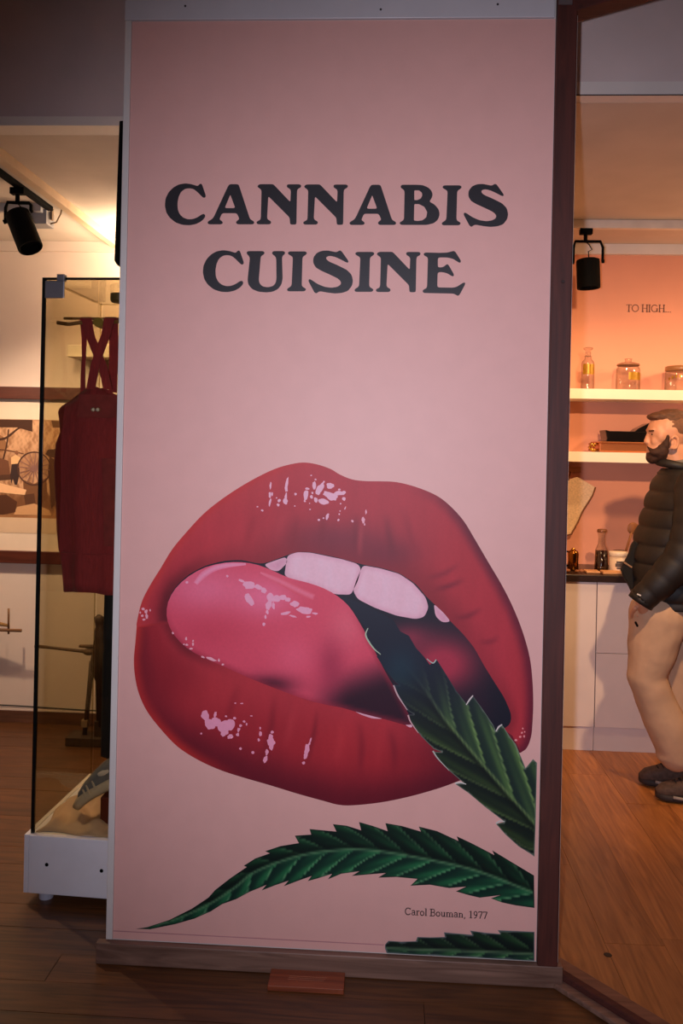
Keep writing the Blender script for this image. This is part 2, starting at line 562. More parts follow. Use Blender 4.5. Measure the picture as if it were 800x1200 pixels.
# ================================================================== POSTER
def fillet(pts, r, seg=4):
    out = []
    n = len(pts)
    for i in range(n):
        a, b, c = (np.array(pts[i - 1], float), np.array(pts[i], float), np.array(pts[(i + 1) % n], float))
        da, dc = np.linalg.norm(a - b), np.linalg.norm(c - b)
        p = b + (a - b) / max(da, 1e-6) * min(r, da * 0.5)
        q = b + (c - b) / max(dc, 1e-6) * min(r, dc * 0.5)
        for k in range(seg + 1):
            t = k / seg
            w = (1 - t) ** 2 * p + 2 * t * (1 - t) * b + t * t * q
            if not out or np.linalg.norm(out[-1] - w) > 1e-3:
                out.append(w)
    if np.linalg.norm(out[0] - out[-1]) < 1e-3:
        out.pop()
    return np.array(out)
def smooth_open(pts, seg=5):
    pts = [np.array(p, float) for p in pts]
    P = [2 * pts[0] - pts[1]] + pts + [2 * pts[-1] - pts[-2]]
    out = []
    for i in range(1, len(P) - 2):
        for k in range(seg):
            t = k / seg
            out.append(0.5 * (2 * P[i] + (P[i + 1] - P[i - 1]) * t + (2 * P[i - 1] - 5 * P[i] + 4 * P[i + 1] - P[i + 2]) * t * t
                              + (3 * P[i] - P[i - 1] - 3 * P[i + 1] + P[i + 2]) * t ** 3))
    out.append(pts[-1])
    return np.array(out)
def inside(P, poly):
    x, y = P[:, 0], P[:, 1]
    c = np.zeros(len(P), bool)
    for i in range(len(poly)):
        x0, y0 = poly[i - 1]; x1, y1 = poly[i]
        if y0 == y1: continue
        m = ((y0 > y) != (y1 > y)) & (x < (x1 - x0) * (y - y0) / (y1 - y0) + x0)
        c ^= m
    return c
def dist(P, line, closed=False):
    d = np.full(len(P), 1e9)
    n = len(line)
    for i in range(n if closed else n - 1):
        a, b = np.array(line[i], float), np.array(line[(i + 1) % n], float)
        ab = b - a
        L = ab @ ab
        t = np.clip(((P - a) @ ab) / max(L, 1e-9), 0, 1)
        d = np.minimum(d, np.hypot(*(P - a - t[:, None] * ab).T))
    return d
def along(P, line):
    """arc length and signed offset of points along an open line"""
    best = np.full(len(P), 1e9); S = np.zeros(len(P)); D = np.zeros(len(P)); acc = 0.0
    for i in range(len(line) - 1):
        a, b = np.array(line[i], float), np.array(line[i + 1], float)
        ab = b - a
        L = math.sqrt(ab @ ab)
        t = np.clip(((P - a) @ ab) / (L * L), 0, 1)
        r = P - a - t[:, None] * ab
        d = np.hypot(*r.T)
        m = d < best
        sg = np.sign(ab[0] * (P[:, 1] - a[1]) - ab[1] * (P[:, 0] - a[0]))
        best = np.where(m, d, best); S = np.where(m, acc + t * L, S); D = np.where(m, d * sg, D)
        acc += L
    return S, D
def sstep(a, b, x):
    t = np.clip((x - a) / (b - a), 0, 1)
    return t * t * (3 - 2 * t)
def mixc(c0, c1, t):
    return np.asarray(c0, float) + (np.asarray(c1, float) - np.asarray(c0, float)) * np.asarray(t)[..., None]
# ink = the print's own colour: brighter than it looks in the dim photograph
INK = np.array([1.42, 1.42, 1.25])
def ink_of(c):
    c = np.clip(np.asarray(c, float), 0, 255) / 255.0
    l = np.where(c <= 0.04045, c / 12.92, ((c + 0.055) / 1.055) ** 2.4) * INK
    return np.clip(l, 0, 0.92)
def sheet(name, outline, color, layer, parent, spacing=4.0, holes=(), plane=None, mat=None):
    """flat print: outline in photograph pixels, laid on the pier's face; color a constant or a function of the points"""
    outline = np.asarray(outline, float)
    loops = [outline] + [np.asarray(h, float) for h in holes]
    lo, hi = outline.min(0), outline.max(0)
    pts = []
    edges = []
    for lp in loops:
        n0 = len(pts)
        pts += [tuple(p) for p in lp]
        edges += [(n0 + i, n0 + (i + 1) % len(lp)) for i in range(len(lp))]
    if callable(color):
        gx, gy = np.meshgrid(np.arange(lo[0] + spacing / 2, hi[0], spacing), np.arange(lo[1] + spacing / 2, hi[1], spacing))
        gx[1::2] += spacing / 2
        G = np.stack([gx.ravel(), gy.ravel()], 1)
        G = G[inside(G, outline)]
        for lp in loops:
            if len(G): G = G[dist(G, lp, True) > spacing * 0.45]
        pts += [tuple(p) for p in G]
    vs, es, fs, *_ = delaunay_2d_cdt([Vector(p) for p in pts], edges, [], 0, 1e-4)
    V = np.array([(v[0], v[1]) for v in vs])
    cen = np.array([V[list(f)].mean(0) for f in fs])
    keep = inside(cen, outline)
    for h_ in holes:
        keep &= ~inside(cen, np.asarray(h_, float))
    fs = [f for f, k_ in zip(fs, keep) if k_]
    Yl = (plane if plane is not None else YP + 0.0028) - 0.0003 * layer
    W3 = [at(p[0], p[1], Yl) for p in V]
    org = ORG[parent.name]
    me = bpy.data.meshes.new(name)
    me.from_pydata([w - org for w in W3], [], [tuple(f) for f in fs])
    bm = bmesh.new(); bm.from_mesh(me)
    for f in bm.faces:
        if f.normal.y > 0: f.normal_flip()
    bm.to_mesh(me); bm.free()
    c = color(V) if callable(color) else np.tile(np.array(color, float), (len(V), 1))
    a = me.color_attributes.new('ink', 'FLOAT_COLOR', 'POINT')
    rgba = np.ones((len(V), 4)); rgba[:, :3] = ink_of(c)
    a.data.foreach_set('color', rgba.ravel())
    me.materials.append(mat or print_mat('poster_ink'))
    o = bpy.data.objects.new(name, me)
    COL.objects.link(o)
    o.parent = parent
    ORG[o.name] = org
    return o

poster = thing('poster', 'tall pink wall poster with big red lips and hemp leaves, headed CANNABIS CUISINE', 'poster', (-0.17, YP, PZ0))
pink = (206, 156, 148)
bs = MB().box((PX0 + 0.0005, YP - 0.0005, PZ0 - 0.004), (PX1 - 0.0005, YP + 0.0029, PZ1 - 0.0008))
_pm = M('poster_pink', (236, 180, 170), 0.5, var=0.02, scale=14, bump=0.05, bump_scale=240)
bs.build('sheet', _pm, poster)
# fold line near the foot of the sheet
YI = YP - 0.0008                 # ink lies on the sheet
z_line = 0.071 + 0.018
MB().box((PX0 + 0.001, YI - 0.0002, z_line), (0.02, YI + 0.0002, z_line + 0.003)).build('fold_line', M('fold_purple', (196, 138, 140), 0.5), poster)

# ---- heading
GLY = {
 'C': ([(305,58),(320,38),(338,40),(348,70),(372,140),(368,155),(352,160),(335,145),(300,110),(270,85),(235,77),(195,82),(160,108),(140,150),(130,205),(133,260),(150,300),(180,328),(220,342),(260,340),(300,325),(340,298),(358,296),(368,310),(362,330),(335,358),(290,382),(235,393),(175,390),(115,370),(65,330),(35,285),(22,225),(28,165),(55,110),(95,70),(140,45),(195,35),(250,42),(285,54)], []),
 'A': ([(575,42),(645,42),(655,55),(745,330),(755,345),(780,358),(785,372),(775,385),(640,385),(628,372),(632,358),(652,345),(655,332),(635,290),(510,290),(492,330),(490,345),(510,358),(518,372),(505,385),(395,385),(385,372),(392,358),(425,340),(440,320),(560,60)],
       [[(580,132),(620,240),(610,246),(545,246),(535,240)]]),
 'N': ([(65,42),(180,42),(195,55),(328,195),(332,95),(320,80),(300,70),(297,55),(305,43),(410,43),(422,55),(415,72),(392,82),(385,100),(380,378),(372,387),(332,387),(325,378),(322,330),(310,315),(140,145),(130,330),(138,345),(160,356),(166,370),(155,385),(50,385),(38,372),(45,358),(70,348),(76,330),(82,100),(75,85),(52,70),(47,58)], []),
 'B': ([(515,47),(640,47),(690,50),(735,68),(765,95),(778,130),(767,165),(747,190),(792,215),(827,255),(837,300),(822,345),(787,375),(727,390),(510,390),(495,380),(497,366),(520,355),(532,340),(537,105),(528,88),(505,75),(503,58)],
       [[(620,95),(660,95),(685,115),(688,140),(675,165),(645,178),(620,178)], [(620,212),(660,212),(705,235),(730,280),(722,325),(690,350),(650,356),(617,352)]]),
 'I': ([(145,52),(285,52),(297,65),(290,80),(265,95),(258,110),(252,340),(260,355),(285,368),(288,380),(275,393),(135,393),(125,380),(132,367),(158,352),(166,335),(176,110),(170,95),(138,78),(132,65)], []),
 'S': ([(555,55),(578,38),(595,45),(655,130),(652,145),(635,142),(590,118),(540,95),(495,85),(465,95),(465,115),(490,135),(560,165),(640,205),(680,245),(693,295),(685,340),(650,385),(600,402),(540,407),(480,400),(415,388),(395,395),(382,407),(365,400),(312,300),(318,283),(335,288),(390,325),(450,350),(510,358),(560,350),(590,330),(590,305),(565,280),(500,248),(420,212),(375,185),(353,145),(355,100),(385,60),(430,42),(480,40),(525,50)], []),
 'U': ([(440,45),(570,45),(583,58),(575,75),(555,85),(548,100),(532,290),(538,320),(560,345),(605,354),(650,345),(675,320),(682,280),(680,110),(672,90),(650,75),(643,60),(655,45),(745,45),(758,58),(750,75),(735,85),(730,105),(735,280),(725,330),(695,370),(650,392),(595,398),(530,392),(475,370),(442,330),(436,290),(455,110),(450,90),(432,72),(427,57)], []),
 'E': ([(420,57),(550,60),(610,58),(640,50),(665,43),(680,52),(728,130),(722,145),(708,143),(660,112),(610,100),(540,100),(530,110),(530,178),(540,185),(575,182),(595,165),(610,155),(622,165),(668,245),(665,260),(650,260),(610,235),(570,225),(540,225),(528,235),(525,345),(535,355),(660,357),(690,350),(750,312),(763,315),(762,330),(715,418),(700,428),(685,420),(665,408),(410,403),(398,390),(405,375),(432,362),(438,345),(445,110),(438,95),(415,85),(407,70)], []),
}
GK = 800 / 110.0
HEAD = [('C', 190, 210), ('A', 190, 210), ('N', 295, 210), ('N', 349.7, 210.3), ('A', 356.2, 210.7), ('B', 400, 210), ('I', 500, 210), ('S', 500, 210),
        ('C', 234.5, 288.3), ('U', 230, 288), ('I', 318.8, 287.4), ('S', 318.2, 288), ('I', 397.8, 288), ('N', 434.8, 289.3), ('E', 440, 288)]
letter_mat = M('letter_black', (40, 37, 42), 0.45, var=0.06)
for ch, ox, oy in HEAD:
    o_, hs_ = GLY[ch]
    tr = lambda L, r: [(ox + p[0] / GK, oy + p[1] / GK) for p in fillet(L, r)]
    sheet('letter_' + ch.lower(), tr(o_, 17), (40, 37, 42), 1, poster, holes=[tr(h, 9) for h in hs_], plane=YI, mat=letter_mat)

# ---- small lettering from pen strokes
def strokes(ch):
    """pen strokes of a book face: list of (points, width), advance; cap height 1"""
    T, H_ = 0.15, 0.07
    def arc(cx, cy, rx, ry, a0, a1, n=12):
        return [(cx + rx * math.cos(math.radians(a0 + (a1 - a0) * i / n)), cy + ry * math.sin(math.radians(a0 + (a1 - a0) * i / n))) for i in range(n + 1)]
    def ser(x, y, w=0.13):
        return ([(x - w, y), (x + w, y)], H_)
    g = {
     'C': ([(arc(.40, .5, .33, .47, 40, 320), T * .85), ([(.66, .78), (.68, .98)], H_)], .78),
     'a': ([(arc(.24, .50, .16, .16, 160, 0, 6) + [(.40, .08)], T * .85), (arc(.22, .2, .16, .17, 50, 330), .10), ([(.40, .1), (.50, .03)], .09)], .54),
     'r': ([([(.16, .03), (.16, .62)], T), ser(.16, .03), ([(.03, .62), (.16, .62)], H_), (arc(.34, .48, .16, .15, 170, 60, 6), .11)], .45),
     'o': ([(arc(.29, .32, .21, .29, 0, 360, 20), .12)], .58),
     'l': ([([(.16, .03), (.16, 1.0)], T), ser(.16, .03), ([(.03, 1.0), (.16, 1.0)], H_)], .32),
     'B': ([([(.18, .03), (.18, .97)], T), ([(.02, .97), (.38, .97)] + arc(.38, .75, .19, .22, 90, -90, 8) + [(.18, .53)], .10), ([(.38, .53)] + arc(.40, .28, .22, .25, 90, -90, 8) + [(.02, .03)], .11)], .70),
     'u': ([([(.15, .62), (.15, .22)] + arc(.29, .2, .14, .16, 180, 300, 6) + [(.46, .16)], .12), ([(.46, .03), (.46, .62)], T), ([(.03, .62), (.15, .62)], H_), ([(.34, .62), (.46, .62)], H_), ([(.46, .03), (.58, .03)], H_)], .62),
     'm': ([([(.15, .03), (.15, .62)], T), ([(.46, .03), (.46, .45)], T), ([(.77, .03), (.77, .45)], T), (arc(.31, .44, .15, .17, 180, 0, 8), .09), (arc(.62, .44, .15, .17, 180, 0, 8), .09), ser(.15, .03), ser(.46, .03), ser(.77, .03), ([(.03, .62), (.15, .62)], H_)], .93),
     'n': ([([(.15, .03), (.15, .62)], T), ([(.46, .03), (.46, .45)], T), (arc(.31, .44, .15, .17, 180, 0, 8), .09), ser(.15, .03), ser(.46, .03), ([(.03, .62), (.15, .62)], H_)], .62),
     ',': ([([(.14, .08), (.16, -.02), (.08, -.18)], .11)], .30),
     '1': ([([(.28, .03), (.28, .97)], T), ser(.28, .03, .17), ([(.10, .86), (.28, .96)], H_)], .56),
     '9': ([(arc(.27, .68, .18, .27, 0, 360, 18), .11), ([(.45, .68), (.42, .35), (.30, .10), (.12, .02)], .11)], .56),
     '7': ([([(.06, .93), (.50, .93)], .12), ([(.49, .93), (.22, .02)], .13), ([(.06, .93), (.06, .78)], H_)], .56),
     'T': ([([(.30, .02), (.30, .96)], .12), ([(.03, .96), (.57, .96)], .06), ser(.30, .02, .12), ([(.03, .96), (.03, .84)], .05), ([(.57, .96), (.57, .84)], .05)], .60),
     'O': ([(arc(.42, .5, .36, .46, 0, 360, 24), .085)], .84),
     'H': ([([(.14, .02), (.14, .98)], .12), ([(.62, .02), (.62, .98)], .12), ([(.14, .5), (.62, .5)], .05), ser(.14, .02, .11), ser(.62, .02, .11), ser(.14, .98, .11), ser(.62, .98, .11)], .76),
     'I': ([([(.14, .02), (.14, .98)], .12), ser(.14, .02, .11), ser(.14, .98, .11)], .30),
     'G': ([(arc(.42, .5, .36, .46, 45, 320, 16), .085), ([(.70, .05), (.70, .45)], .11), ser(.70, .45, .11)], .84),
     '.': ([([(.06, .03), (.14, .03)], .10)], .24),
     ' ': ([], .28),
    }
    return g[ch]
def write(text, x0, z0, cap, Yf, mat, parent, name, width=None):
    adv = sum(strokes(c)[1] for c in text) * cap
    kx = (width / adv) if width else 1.0
    x = x0
    for c in text:
        st, a = strokes(c)
        mb = MB()
        for pts, w in st:
            for i in range(len(pts) - 1):
                p, q = Vector((pts[i][0] * kx, 0, pts[i][1])) * cap, Vector((pts[i + 1][0] * kx, 0, pts[i + 1][1])) * cap
                d = (q - p).normalized() * (w * cap * 0.18)
                n_ = Vector((-(q - p).z, 0, (q - p).x)).normalized() * w * cap / 2
                o_ = Vector((x, Yf, z0))
                mb.add([o_ + p - d - n_, o_ + q + d - n_, o_ + q + d + n_, o_ + p - d + n_], [(0, 1, 2, 3)])
        if mb.v:
            mb.build(name, mat, parent)
        x += a * cap * kx
cp0 = at(474, 1071.0, YI); cp1 = at(571, 1077.0, YI)
write('Carol Bouman, 1977', cp0.x, (cp0.z + cp1.z) / 2 - 0.001, 0.0215, YI - 0.0004, M('caption_black', (38, 32, 36), 0.5), poster, 'caption_letter', cp1.x - cp0.x)

# ---- mouth
OUT_UP = [(160,735),(160.5,728),(166,705.5),(175.7,686),(188.7,665),(201.7,643.7),(218,624),(237.5,603),(257,587),(279.7,571.6),(302.5,558.6),(322,549.5),(338,544.6),(354.5,542),(370.7,544),(387,549.5),(398,556),(412.5,561.8),(428.7,563.8),(445,564),(464.5,565),(487,570.6),(510,580),(526,591.7),(542.5,609.6),(555.5,630.7),(571.7,658.4),(588,686),(601,712),(612.4,741),(620.5,770.5),(623.7,798),(624.6,824.5),(623.7,847),(622,863.5),(617,876.5),(610,882)]
OUT_LO = [(604,884),(575,900),(532.7,917),(510,925),(477.5,934),(445,940.5),(412.5,943.8),(396,943),(380.5,939),(348,930),(315.5,920),(283,910.6),(257,902),(231,890),(208,875),(188.7,855),(172.5,834),(162.7,813),(158,792),(156.8,772.5),(158.5,753)]
IN_UP = [(283,656),(300,660),(309,660.5),(322,656),(335,651),(348,646.5),(364,647),(387,651.5),(400,654.5),(424,661.5),(445,665),(467.7,671.5),(487,684),(500,700),(512,711),(528,728.5),(542.5,743),(555.5,759),(567,780),(577,796),(591,818),(599,837),(598.5,847),(593,853)]
IN_LO = [(593,853),(560,862),(520,862),(484,852),(451,843),(416,834),(400,829),(387,827),(361,821),(335,811.5),(309,801.5),(286,792),(263.5,781.5),(241,772),(218,760),(204,745)]
IN_LEFT = [(196,728),(194.5,716),(198,700),(206,687),(221,673),(241,662.5),(263,657)]
INNER = np.array(IN_UP + IN_LO[1:] + IN_LEFT)
OUTER = np.array(OUT_UP + OUT_LO)
mid_close = [(600,862),(500,790),(380,760),(260,735),(200,728)]
def noise2(P, sx, sy, ph=0.0):
    x, y = P[:, 0] * sx, P[:, 1] * sy
    return (np.sin(x * 1.0 + 1.3 * np.sin(y * 0.7 + ph)) + np.sin(x * 2.3 + y * 0.9 + 2.1 + ph) * 0.6 + np.sin(x * 4.1 - y * 1.7 + ph * 2) * 0.4) / 2.0
def creases(P, c, lines):
    for pts, w, col, amt in lines:
        ln = smooth_open(pts, 4)
        S_, D_ = along(P, ln)
        tot = sum(np.linalg.norm(ln[i + 1] - ln[i]) for i in range(len(ln) - 1))
        fade = np.sin(np.pi * np.clip(S_ / tot, 0, 1))
        c = mixc(c, col, np.exp(-(D_ / w) ** 2) * fade * amt)
    return c
UPC = [([(424, 605), (422, 630), (421, 656)], 3, (190, 70, 80), .5), ([(418, 600), (416, 630), (414, 656)], 4, (112, 28, 46), .55), ([(452, 600), (456, 630), (464, 662)], 4, (110, 28, 46), .6),
       ([(470, 590), (480, 625), (492, 660)], 5, (126, 30, 48), .4), ([(545, 678), (528, 686), (506, 692)], 3, (104, 24, 44), .7), ([(566, 712), (548, 722), (530, 724)], 3, (104, 24, 44), .6), ([(540, 660), (520, 672), (498, 678)], 3, (108, 26, 46), .5),
       ([(380, 598), (378, 620), (376, 640)], 4, (120, 30, 46), .4), ([(350, 600), (346, 620), (343, 642)], 4, (126, 30, 44), .4), ([(585, 745), (575, 752), (560, 752)], 3, (110, 26, 46), .5), ([(300, 600), (292, 625), (288, 645)], 5, (140, 32, 46), .4), ([(335, 590), (330, 610), (322, 640)], 5, (182, 56, 70), .35)]
LOC = [([(372, 828), (368, 858), (358, 900)], 3, (108, 20, 36), .6), ([(322, 812), (318, 850), (306, 900)], 4, (112, 20, 36), .5), ([(420, 842), (424, 875), (420, 915)], 4, (112, 20, 38), .5), ([(455, 850), (462, 880), (462, 912)], 4, (108, 20, 38), .5),
       ([(280, 800), (270, 830), (258, 866)], 5, (120, 22, 38), .4), ([(345, 822), (340, 850), (332, 880)], 5, (184, 54, 66), .45), ([(400, 838), (398, 868), (392, 900)], 5, (182, 50, 60), .45), ([(440, 850), (444, 875), (442, 900)], 4, (168, 44, 54), .4)]
def upper_col(P):
    di, do = dist(P, INNER, True), dist(P, OUTER, True)
    t = di / (di + do + 1e-6)
    c = mixc((136, 34, 48), (168, 44, 58), sstep(0.0, 0.45, t))
    c = mixc(c, (178, 52, 62), sstep(0.55, 0.95, t) * sstep(420, 300, P[:, 0]))
    # broad dark bow in the middle of the lip and bluish right rim
    g = np.exp(-(((P[:, 0] - 395) / 60) ** 2 + ((P[:, 1] - 632) / 22) ** 2))
    c = mixc(c, (112, 36, 56), 0.7 * g)
    g = np.exp(-(((P[:, 0] - 455) / 36) ** 2 + ((P[:, 1] - 648) / 18) ** 2))
    c = mixc(c, (104, 30, 52), 0.6 * g)
    g = np.exp(-(((P[:, 0] - 250) / 60) ** 2 + ((P[:, 1] - 625) / 34) ** 2))
    c = mixc(c, (184, 52, 66), 0.6 * g)
    g = np.exp(-(((P[:, 0] - 570) / 40) ** 2 + ((P[:, 1] - 770) / 70) ** 2))
    c = mixc(c, (172, 48, 66), 0.55 * g)
    c = mixc(c, (88, 20, 44), sstep(15, 0, do) * sstep(470, 560, P[:, 0]) * 0.85)
    c = mixc(c, (190, 44, 46), sstep(9, 0, do) * sstep(420, 300, P[:, 0]) * 0.5)
    c = mixc(c, (74, 12, 28), sstep(20, 0, di) * sstep(250, 190, P[:, 0]) * 0.6)
    c = creases(P, c, UPC)
    n = noise2(P, 0.16, 0.05)
    return c * 0.94 * (1 + 0.02 * n[:, None])
def lower_col(P):
    di, do = dist(P, INNER, True), dist(P, OUTER, True)
    t = di / (di + do + 1e-6)
    c = mixc((168, 44, 58), (150, 32, 46), sstep(0.0, 0.5, t))
    c = mixc(c, (98, 18, 36), sstep(0.5, 1.0, t))
    c = mixc(c, (196, 48, 46), sstep(14, 0, do) * sstep(300, 200, P[:, 0]) * 0.8)
    g = np.exp(-(((P[:, 0] - 240) / 70) ** 2 + ((P[:, 1] - 815) / 30) ** 2))
    c = mixc(c, (178, 48, 60), 0.6 * g)
    g = np.exp(-(((P[:, 0] - 400) / 60) ** 2 + ((P[:, 1] - 870) / 30) ** 2))
    c = mixc(c, (172, 40, 52), 0.6 * g)
    g = np.exp(-(((P[:, 0] - 195) / 34) ** 2 + ((P[:, 1] - 800) / 40) ** 2))
    c = mixc(c, (118, 20, 36), 0.5 * g)
    c = mixc(c, (84, 16, 36), sstep(440, 560, P[:, 0]) * 0.75)
    c = mixc(c, (80, 12, 26), sstep(13, 0, di) * sstep(280, 210, P[:, 0]) * 0.55)
    c = creases(P, c, LOC)
    n = noise2(P, 0.13, 0.06, 1.0)
    return c * 0.94 * (1 + 0.02 * n[:, None])
def cave_col(P):
    c = np.tile(np.array((18, 18, 34), float), (len(P), 1))
    g = np.exp(-(((P[:, 0] - 518) / 42) ** 2 + ((P[:, 1] - 778) / 32) ** 2))
    c = mixc(c, (158, 44, 68), 0.95 * np.clip(g * 1.15, 0, 1))
    g = np.exp(-(((P[:, 0] - 478) / 26) ** 2 + ((P[:, 1] - 748) / 16) ** 2))
    c = mixc(c, (146, 44, 68), 0.75 * g)
    g = np.exp(-(((P[:, 0] - 560) / 16) ** 2 + ((P[:, 1] - 832) / 20) ** 2))
    return mixc(c, (60, 20, 40), 0.4 * g)
def tongue_col(P):
    X, Y = P[:, 0], P[:, 1]
    c = np.tile(np.array((192, 66, 92), float), (len(P), 1))
    c = mixc(c, (206, 100, 134), np.exp(-(((X - 240) / 50) ** 2 + ((Y - 690) / 26) ** 2)) * 0.85)
    c = mixc(c, (212, 108, 146), np.exp(-(((X - 310) / 34) ** 2 + ((Y - 700) / 22) ** 2)) * 0.75)
    c = mixc(c, (202, 88, 110), np.exp(-(((X - 405) / 22) ** 2 + ((Y - 735) / 26) ** 2)) * 0.8)
    c = mixc(c, (176, 52, 76), np.exp(-(((X - 250) / 40) ** 2 + ((Y - 740) / 20) ** 2)) * 0.5)
    c = mixc(c, (204, 82, 112), np.exp(-(((X - 345) / 26) ** 2 + ((Y - 770) / 24) ** 2)) * 0.7)
    c = mixc(c, (34, 12, 30), sstep(0, 1, ((Y - 775) + (X - 400) * 0.35) / 52) * sstep(350, 410, X) * 0.95)
    c = mixc(c, (52, 12, 32), np.exp(-(((X - 314) / 30) ** 2 + ((Y - 803) / 11) ** 2)) * 0.9)
    c = mixc(c, (130, 34, 64), np.exp(-(((X - 388) / 16) ** 2 + ((Y - 780) / 30) ** 2)) * 0.6)
    e = dist(P, TONGUE, True)
    c = mixc(c, (140, 34, 56), sstep(7, 0, e) * sstep(700, 760, Y) * 0.6)
    return c
TONGUE = np.array([(194.6,721.7),(196,705.5),(205,689),(221,674.6),(240.7,664),(263.5,659),(283,658.2),(302.5,661.6),(322,669.7),(338,677.5),(361,682.7),(380.5,689.5),(396,698.5),(409,710),(418,724),(430,745),(450,785),(470,820),(486,852)] + IN_LO[4:] + [(198,734)])
mouth = bpy.data.objects.new('mouth', None)
COL.objects.link(mouth)
mouth.parent = poster
ORG['mouth'] = ORG['poster']
mouth['label'] = 'printed glossy red mouth with tongue out'
def up_open(a): return [tuple(p) for p in smooth_open(a, 4)]
sheet('upper_lip', up_open(OUT_UP) + mid_close, upper_col, 1, mouth, plane=YI, spacing=3)
sheet('lower_lip', [(160, 735)][:0] + up_open([(610, 882)] + OUT_LO + [(160, 735)]) + mid_close[::-1], lower_col, 2, mouth, plane=YI, spacing=3)
sheet('mouth_hollow', fillet(INNER, 6, 2), cave_col, 3, mouth, plane=YI)
TEETH = [
 [(309,661.6),(322,657),(335,652.5),(337,659),(326,670),(317,668)],
 [(336.6,651),(348,647),(364,647.6),(387,652.5),(399.5,655),(419,660.8),(423,666.5),(419,681),(411,697),(393,696.5),(380,691.5),(361,684),(344.7,680),(333,674.6)],
 [(425,662.5),(445,666),(467.7,672.5),(484,683.5),(498.6,700),(502,712),(497,723),(487,725.5),(464.5,721.5),(438.5,712),(419,702),(413.5,692.5),(417,681)],
 [(508,707.5),(520,718.5),(528,728.5),(518,729.5),(510,722)],
 [(411.5,831.5),(424,832.5),(436,836),(449,842.5),(436,842),(424,838)],
 [(473,848),(479,846),(484,851.5),(480,853)]]
for tpts in TEETH:
    tp_ = np.array(tpts)
    cen = tp_.mean(0)
    big = len(tpts) > 10
    def tooth_col(P, tp_=tp_, big=big):
        e = dist(P, tp_, True)
        base = (212, 168, 190) if big else (196, 138, 166)
        return mixc((202, 152, 176), base, sstep(0, 7 if big else 4, e)) * (1 + 0.02 * noise2(P, .2, .1)[:, None])
    sheet('tooth', fillet(tpts, 4, 3), tooth_col, 4, mouth, plane=YI, spacing=3)
sheet('tongue', fillet(TONGUE, 10, 2), tongue_col, 5, mouth, plane=YI)

# gloss printed on the lips and the tongue: the picture's own white flecks
rg = random.Random(3)
def fleck(cx, cy, rx, ry, rot=0.0, jag=0.28, n=14):
    pts = []
    for i in range(n):
        a = 2 * math.pi * i / n
        r = 1 + rg.uniform(-jag, jag)
        x, y_ = rx * math.cos(a) * r, ry * math.sin(a) * r
        pts.append((cx + x * math.cos(rot) - y_ * math.sin(rot), cy + x * math.sin(rot) + y_ * math.cos(rot)))
    return fillet(pts, 3, 2)
FL = []
def crop(ox, oy, k, items, col):
    for it in items:
        x, y_, rx, ry, rot = it
        FL.append((ox + x / k, oy + y_ / k, rx / k, ry / k, math.radians(rot), col))
whiteish = (226, 160, 186)
k1 = 800 / 120
crop(300, 555, k1, [(112,95,8,28,5),(108,165,10,24,0),(125,160,6,14,0),(108,225,9,30,10),(240,75,9,48,10),(235,120,12,22,0),(232,180,10,35,8),(228,215,18,24,0),(180,210,13,14,0),(172,245,13,11,30),(160,190,6,6,0),(308,160,11,11,0),(302,253,6,6,0),(390,165,19,42,12),(400,118,16,10,0),(380,215,9,9,0),(440,150,8,8,0),(452,95,14,34,0),(463,46,8,7,0),(432,182,12,14,0),(505,110,24,44,35),(480,150,22,18,0),(466,205,16,22,0),(525,218,42,22,8),(580,95,28,24,20),(560,160,44,24,10),(600,185,40,26,8),(640,155,44,18,-8),(685,150,18,14,-30),(685,198,13,16,20),(650,125,13,7,0),(555,335,12,28,18),(490,362,9,9,0),(642,362,9,9,0),(648,318,6,7,0),(655,292,6,6,0),(752,372,10,10,0),(420,280,7,5,0),(48,288,11,7,30),(10,258,8,5,0),(695,270,5,14,25),(660,235,6,7,0),(418,232,5,5,0),(430,14,7,6,0),(525,348,8,6,0),(530,65,7,10,30)], whiteish)
k2 = 5.0
crop(215, 655, k2, [(385,155,34,24,0),(340,128,20,7,20),(440,165,26,14,20),(470,185,18,14,30),(505,225,24,26,0),(545,232,30,20,-15),(580,225,28,18,0),(610,238,20,14,0),(500,270,18,30,10),(525,275,10,20,0),(490,310,8,14,0),(480,340,6,12,0),(470,383,10,10,0),(650,265,26,18,15),(705,300,42,24,8),(740,300,16,10,0),(770,320,18,7,10),(385,240,18,40,-30),(375,210,14,8,0),(600,318,28,8,-8),(640,335,24,5,15),(730,338,14,6,0),(255,100,7,7,0),(20,137,8,8,0)], (220, 146, 178))
k3 = 800 / 150
crop(225, 815, k3, [(85,130,28,32,0),(115,180,40,38,10),(150,165,28,34,0),(195,190,38,34,0),(235,185,34,32,0),(205,225,26,22,0),(195,245,14,12,0),(145,120,8,22,10),(240,258,20,14,-15),(285,245,10,12,0),(290,215,9,14,15),(303,188,9,10,0),(265,142,10,8,0),(325,162,8,8,0),(340,180,6,8,0),(302,332,9,9,0),(380,358,9,9,0),(427,240,9,16,0),(416,278,8,10,0),(425,205,5,9,0),(500,230,11,9,0),(490,265,16,22,0),(493,290,24,26,0),(495,322,15,22,0),(467,355,11,18,10),(457,400,12,26,12),(740,278,5,14,15),(718,340,15,40,10),(710,375,14,22,10),(697,422,11,10,0),(270,48,6,5,0),(310,50,9,4,0),(212,130,8,6,0),(57,238,6,6,0),(735,300,5,10,0),(370,128,8,4,0)], (216, 138, 170))
k4 = 800 / 260
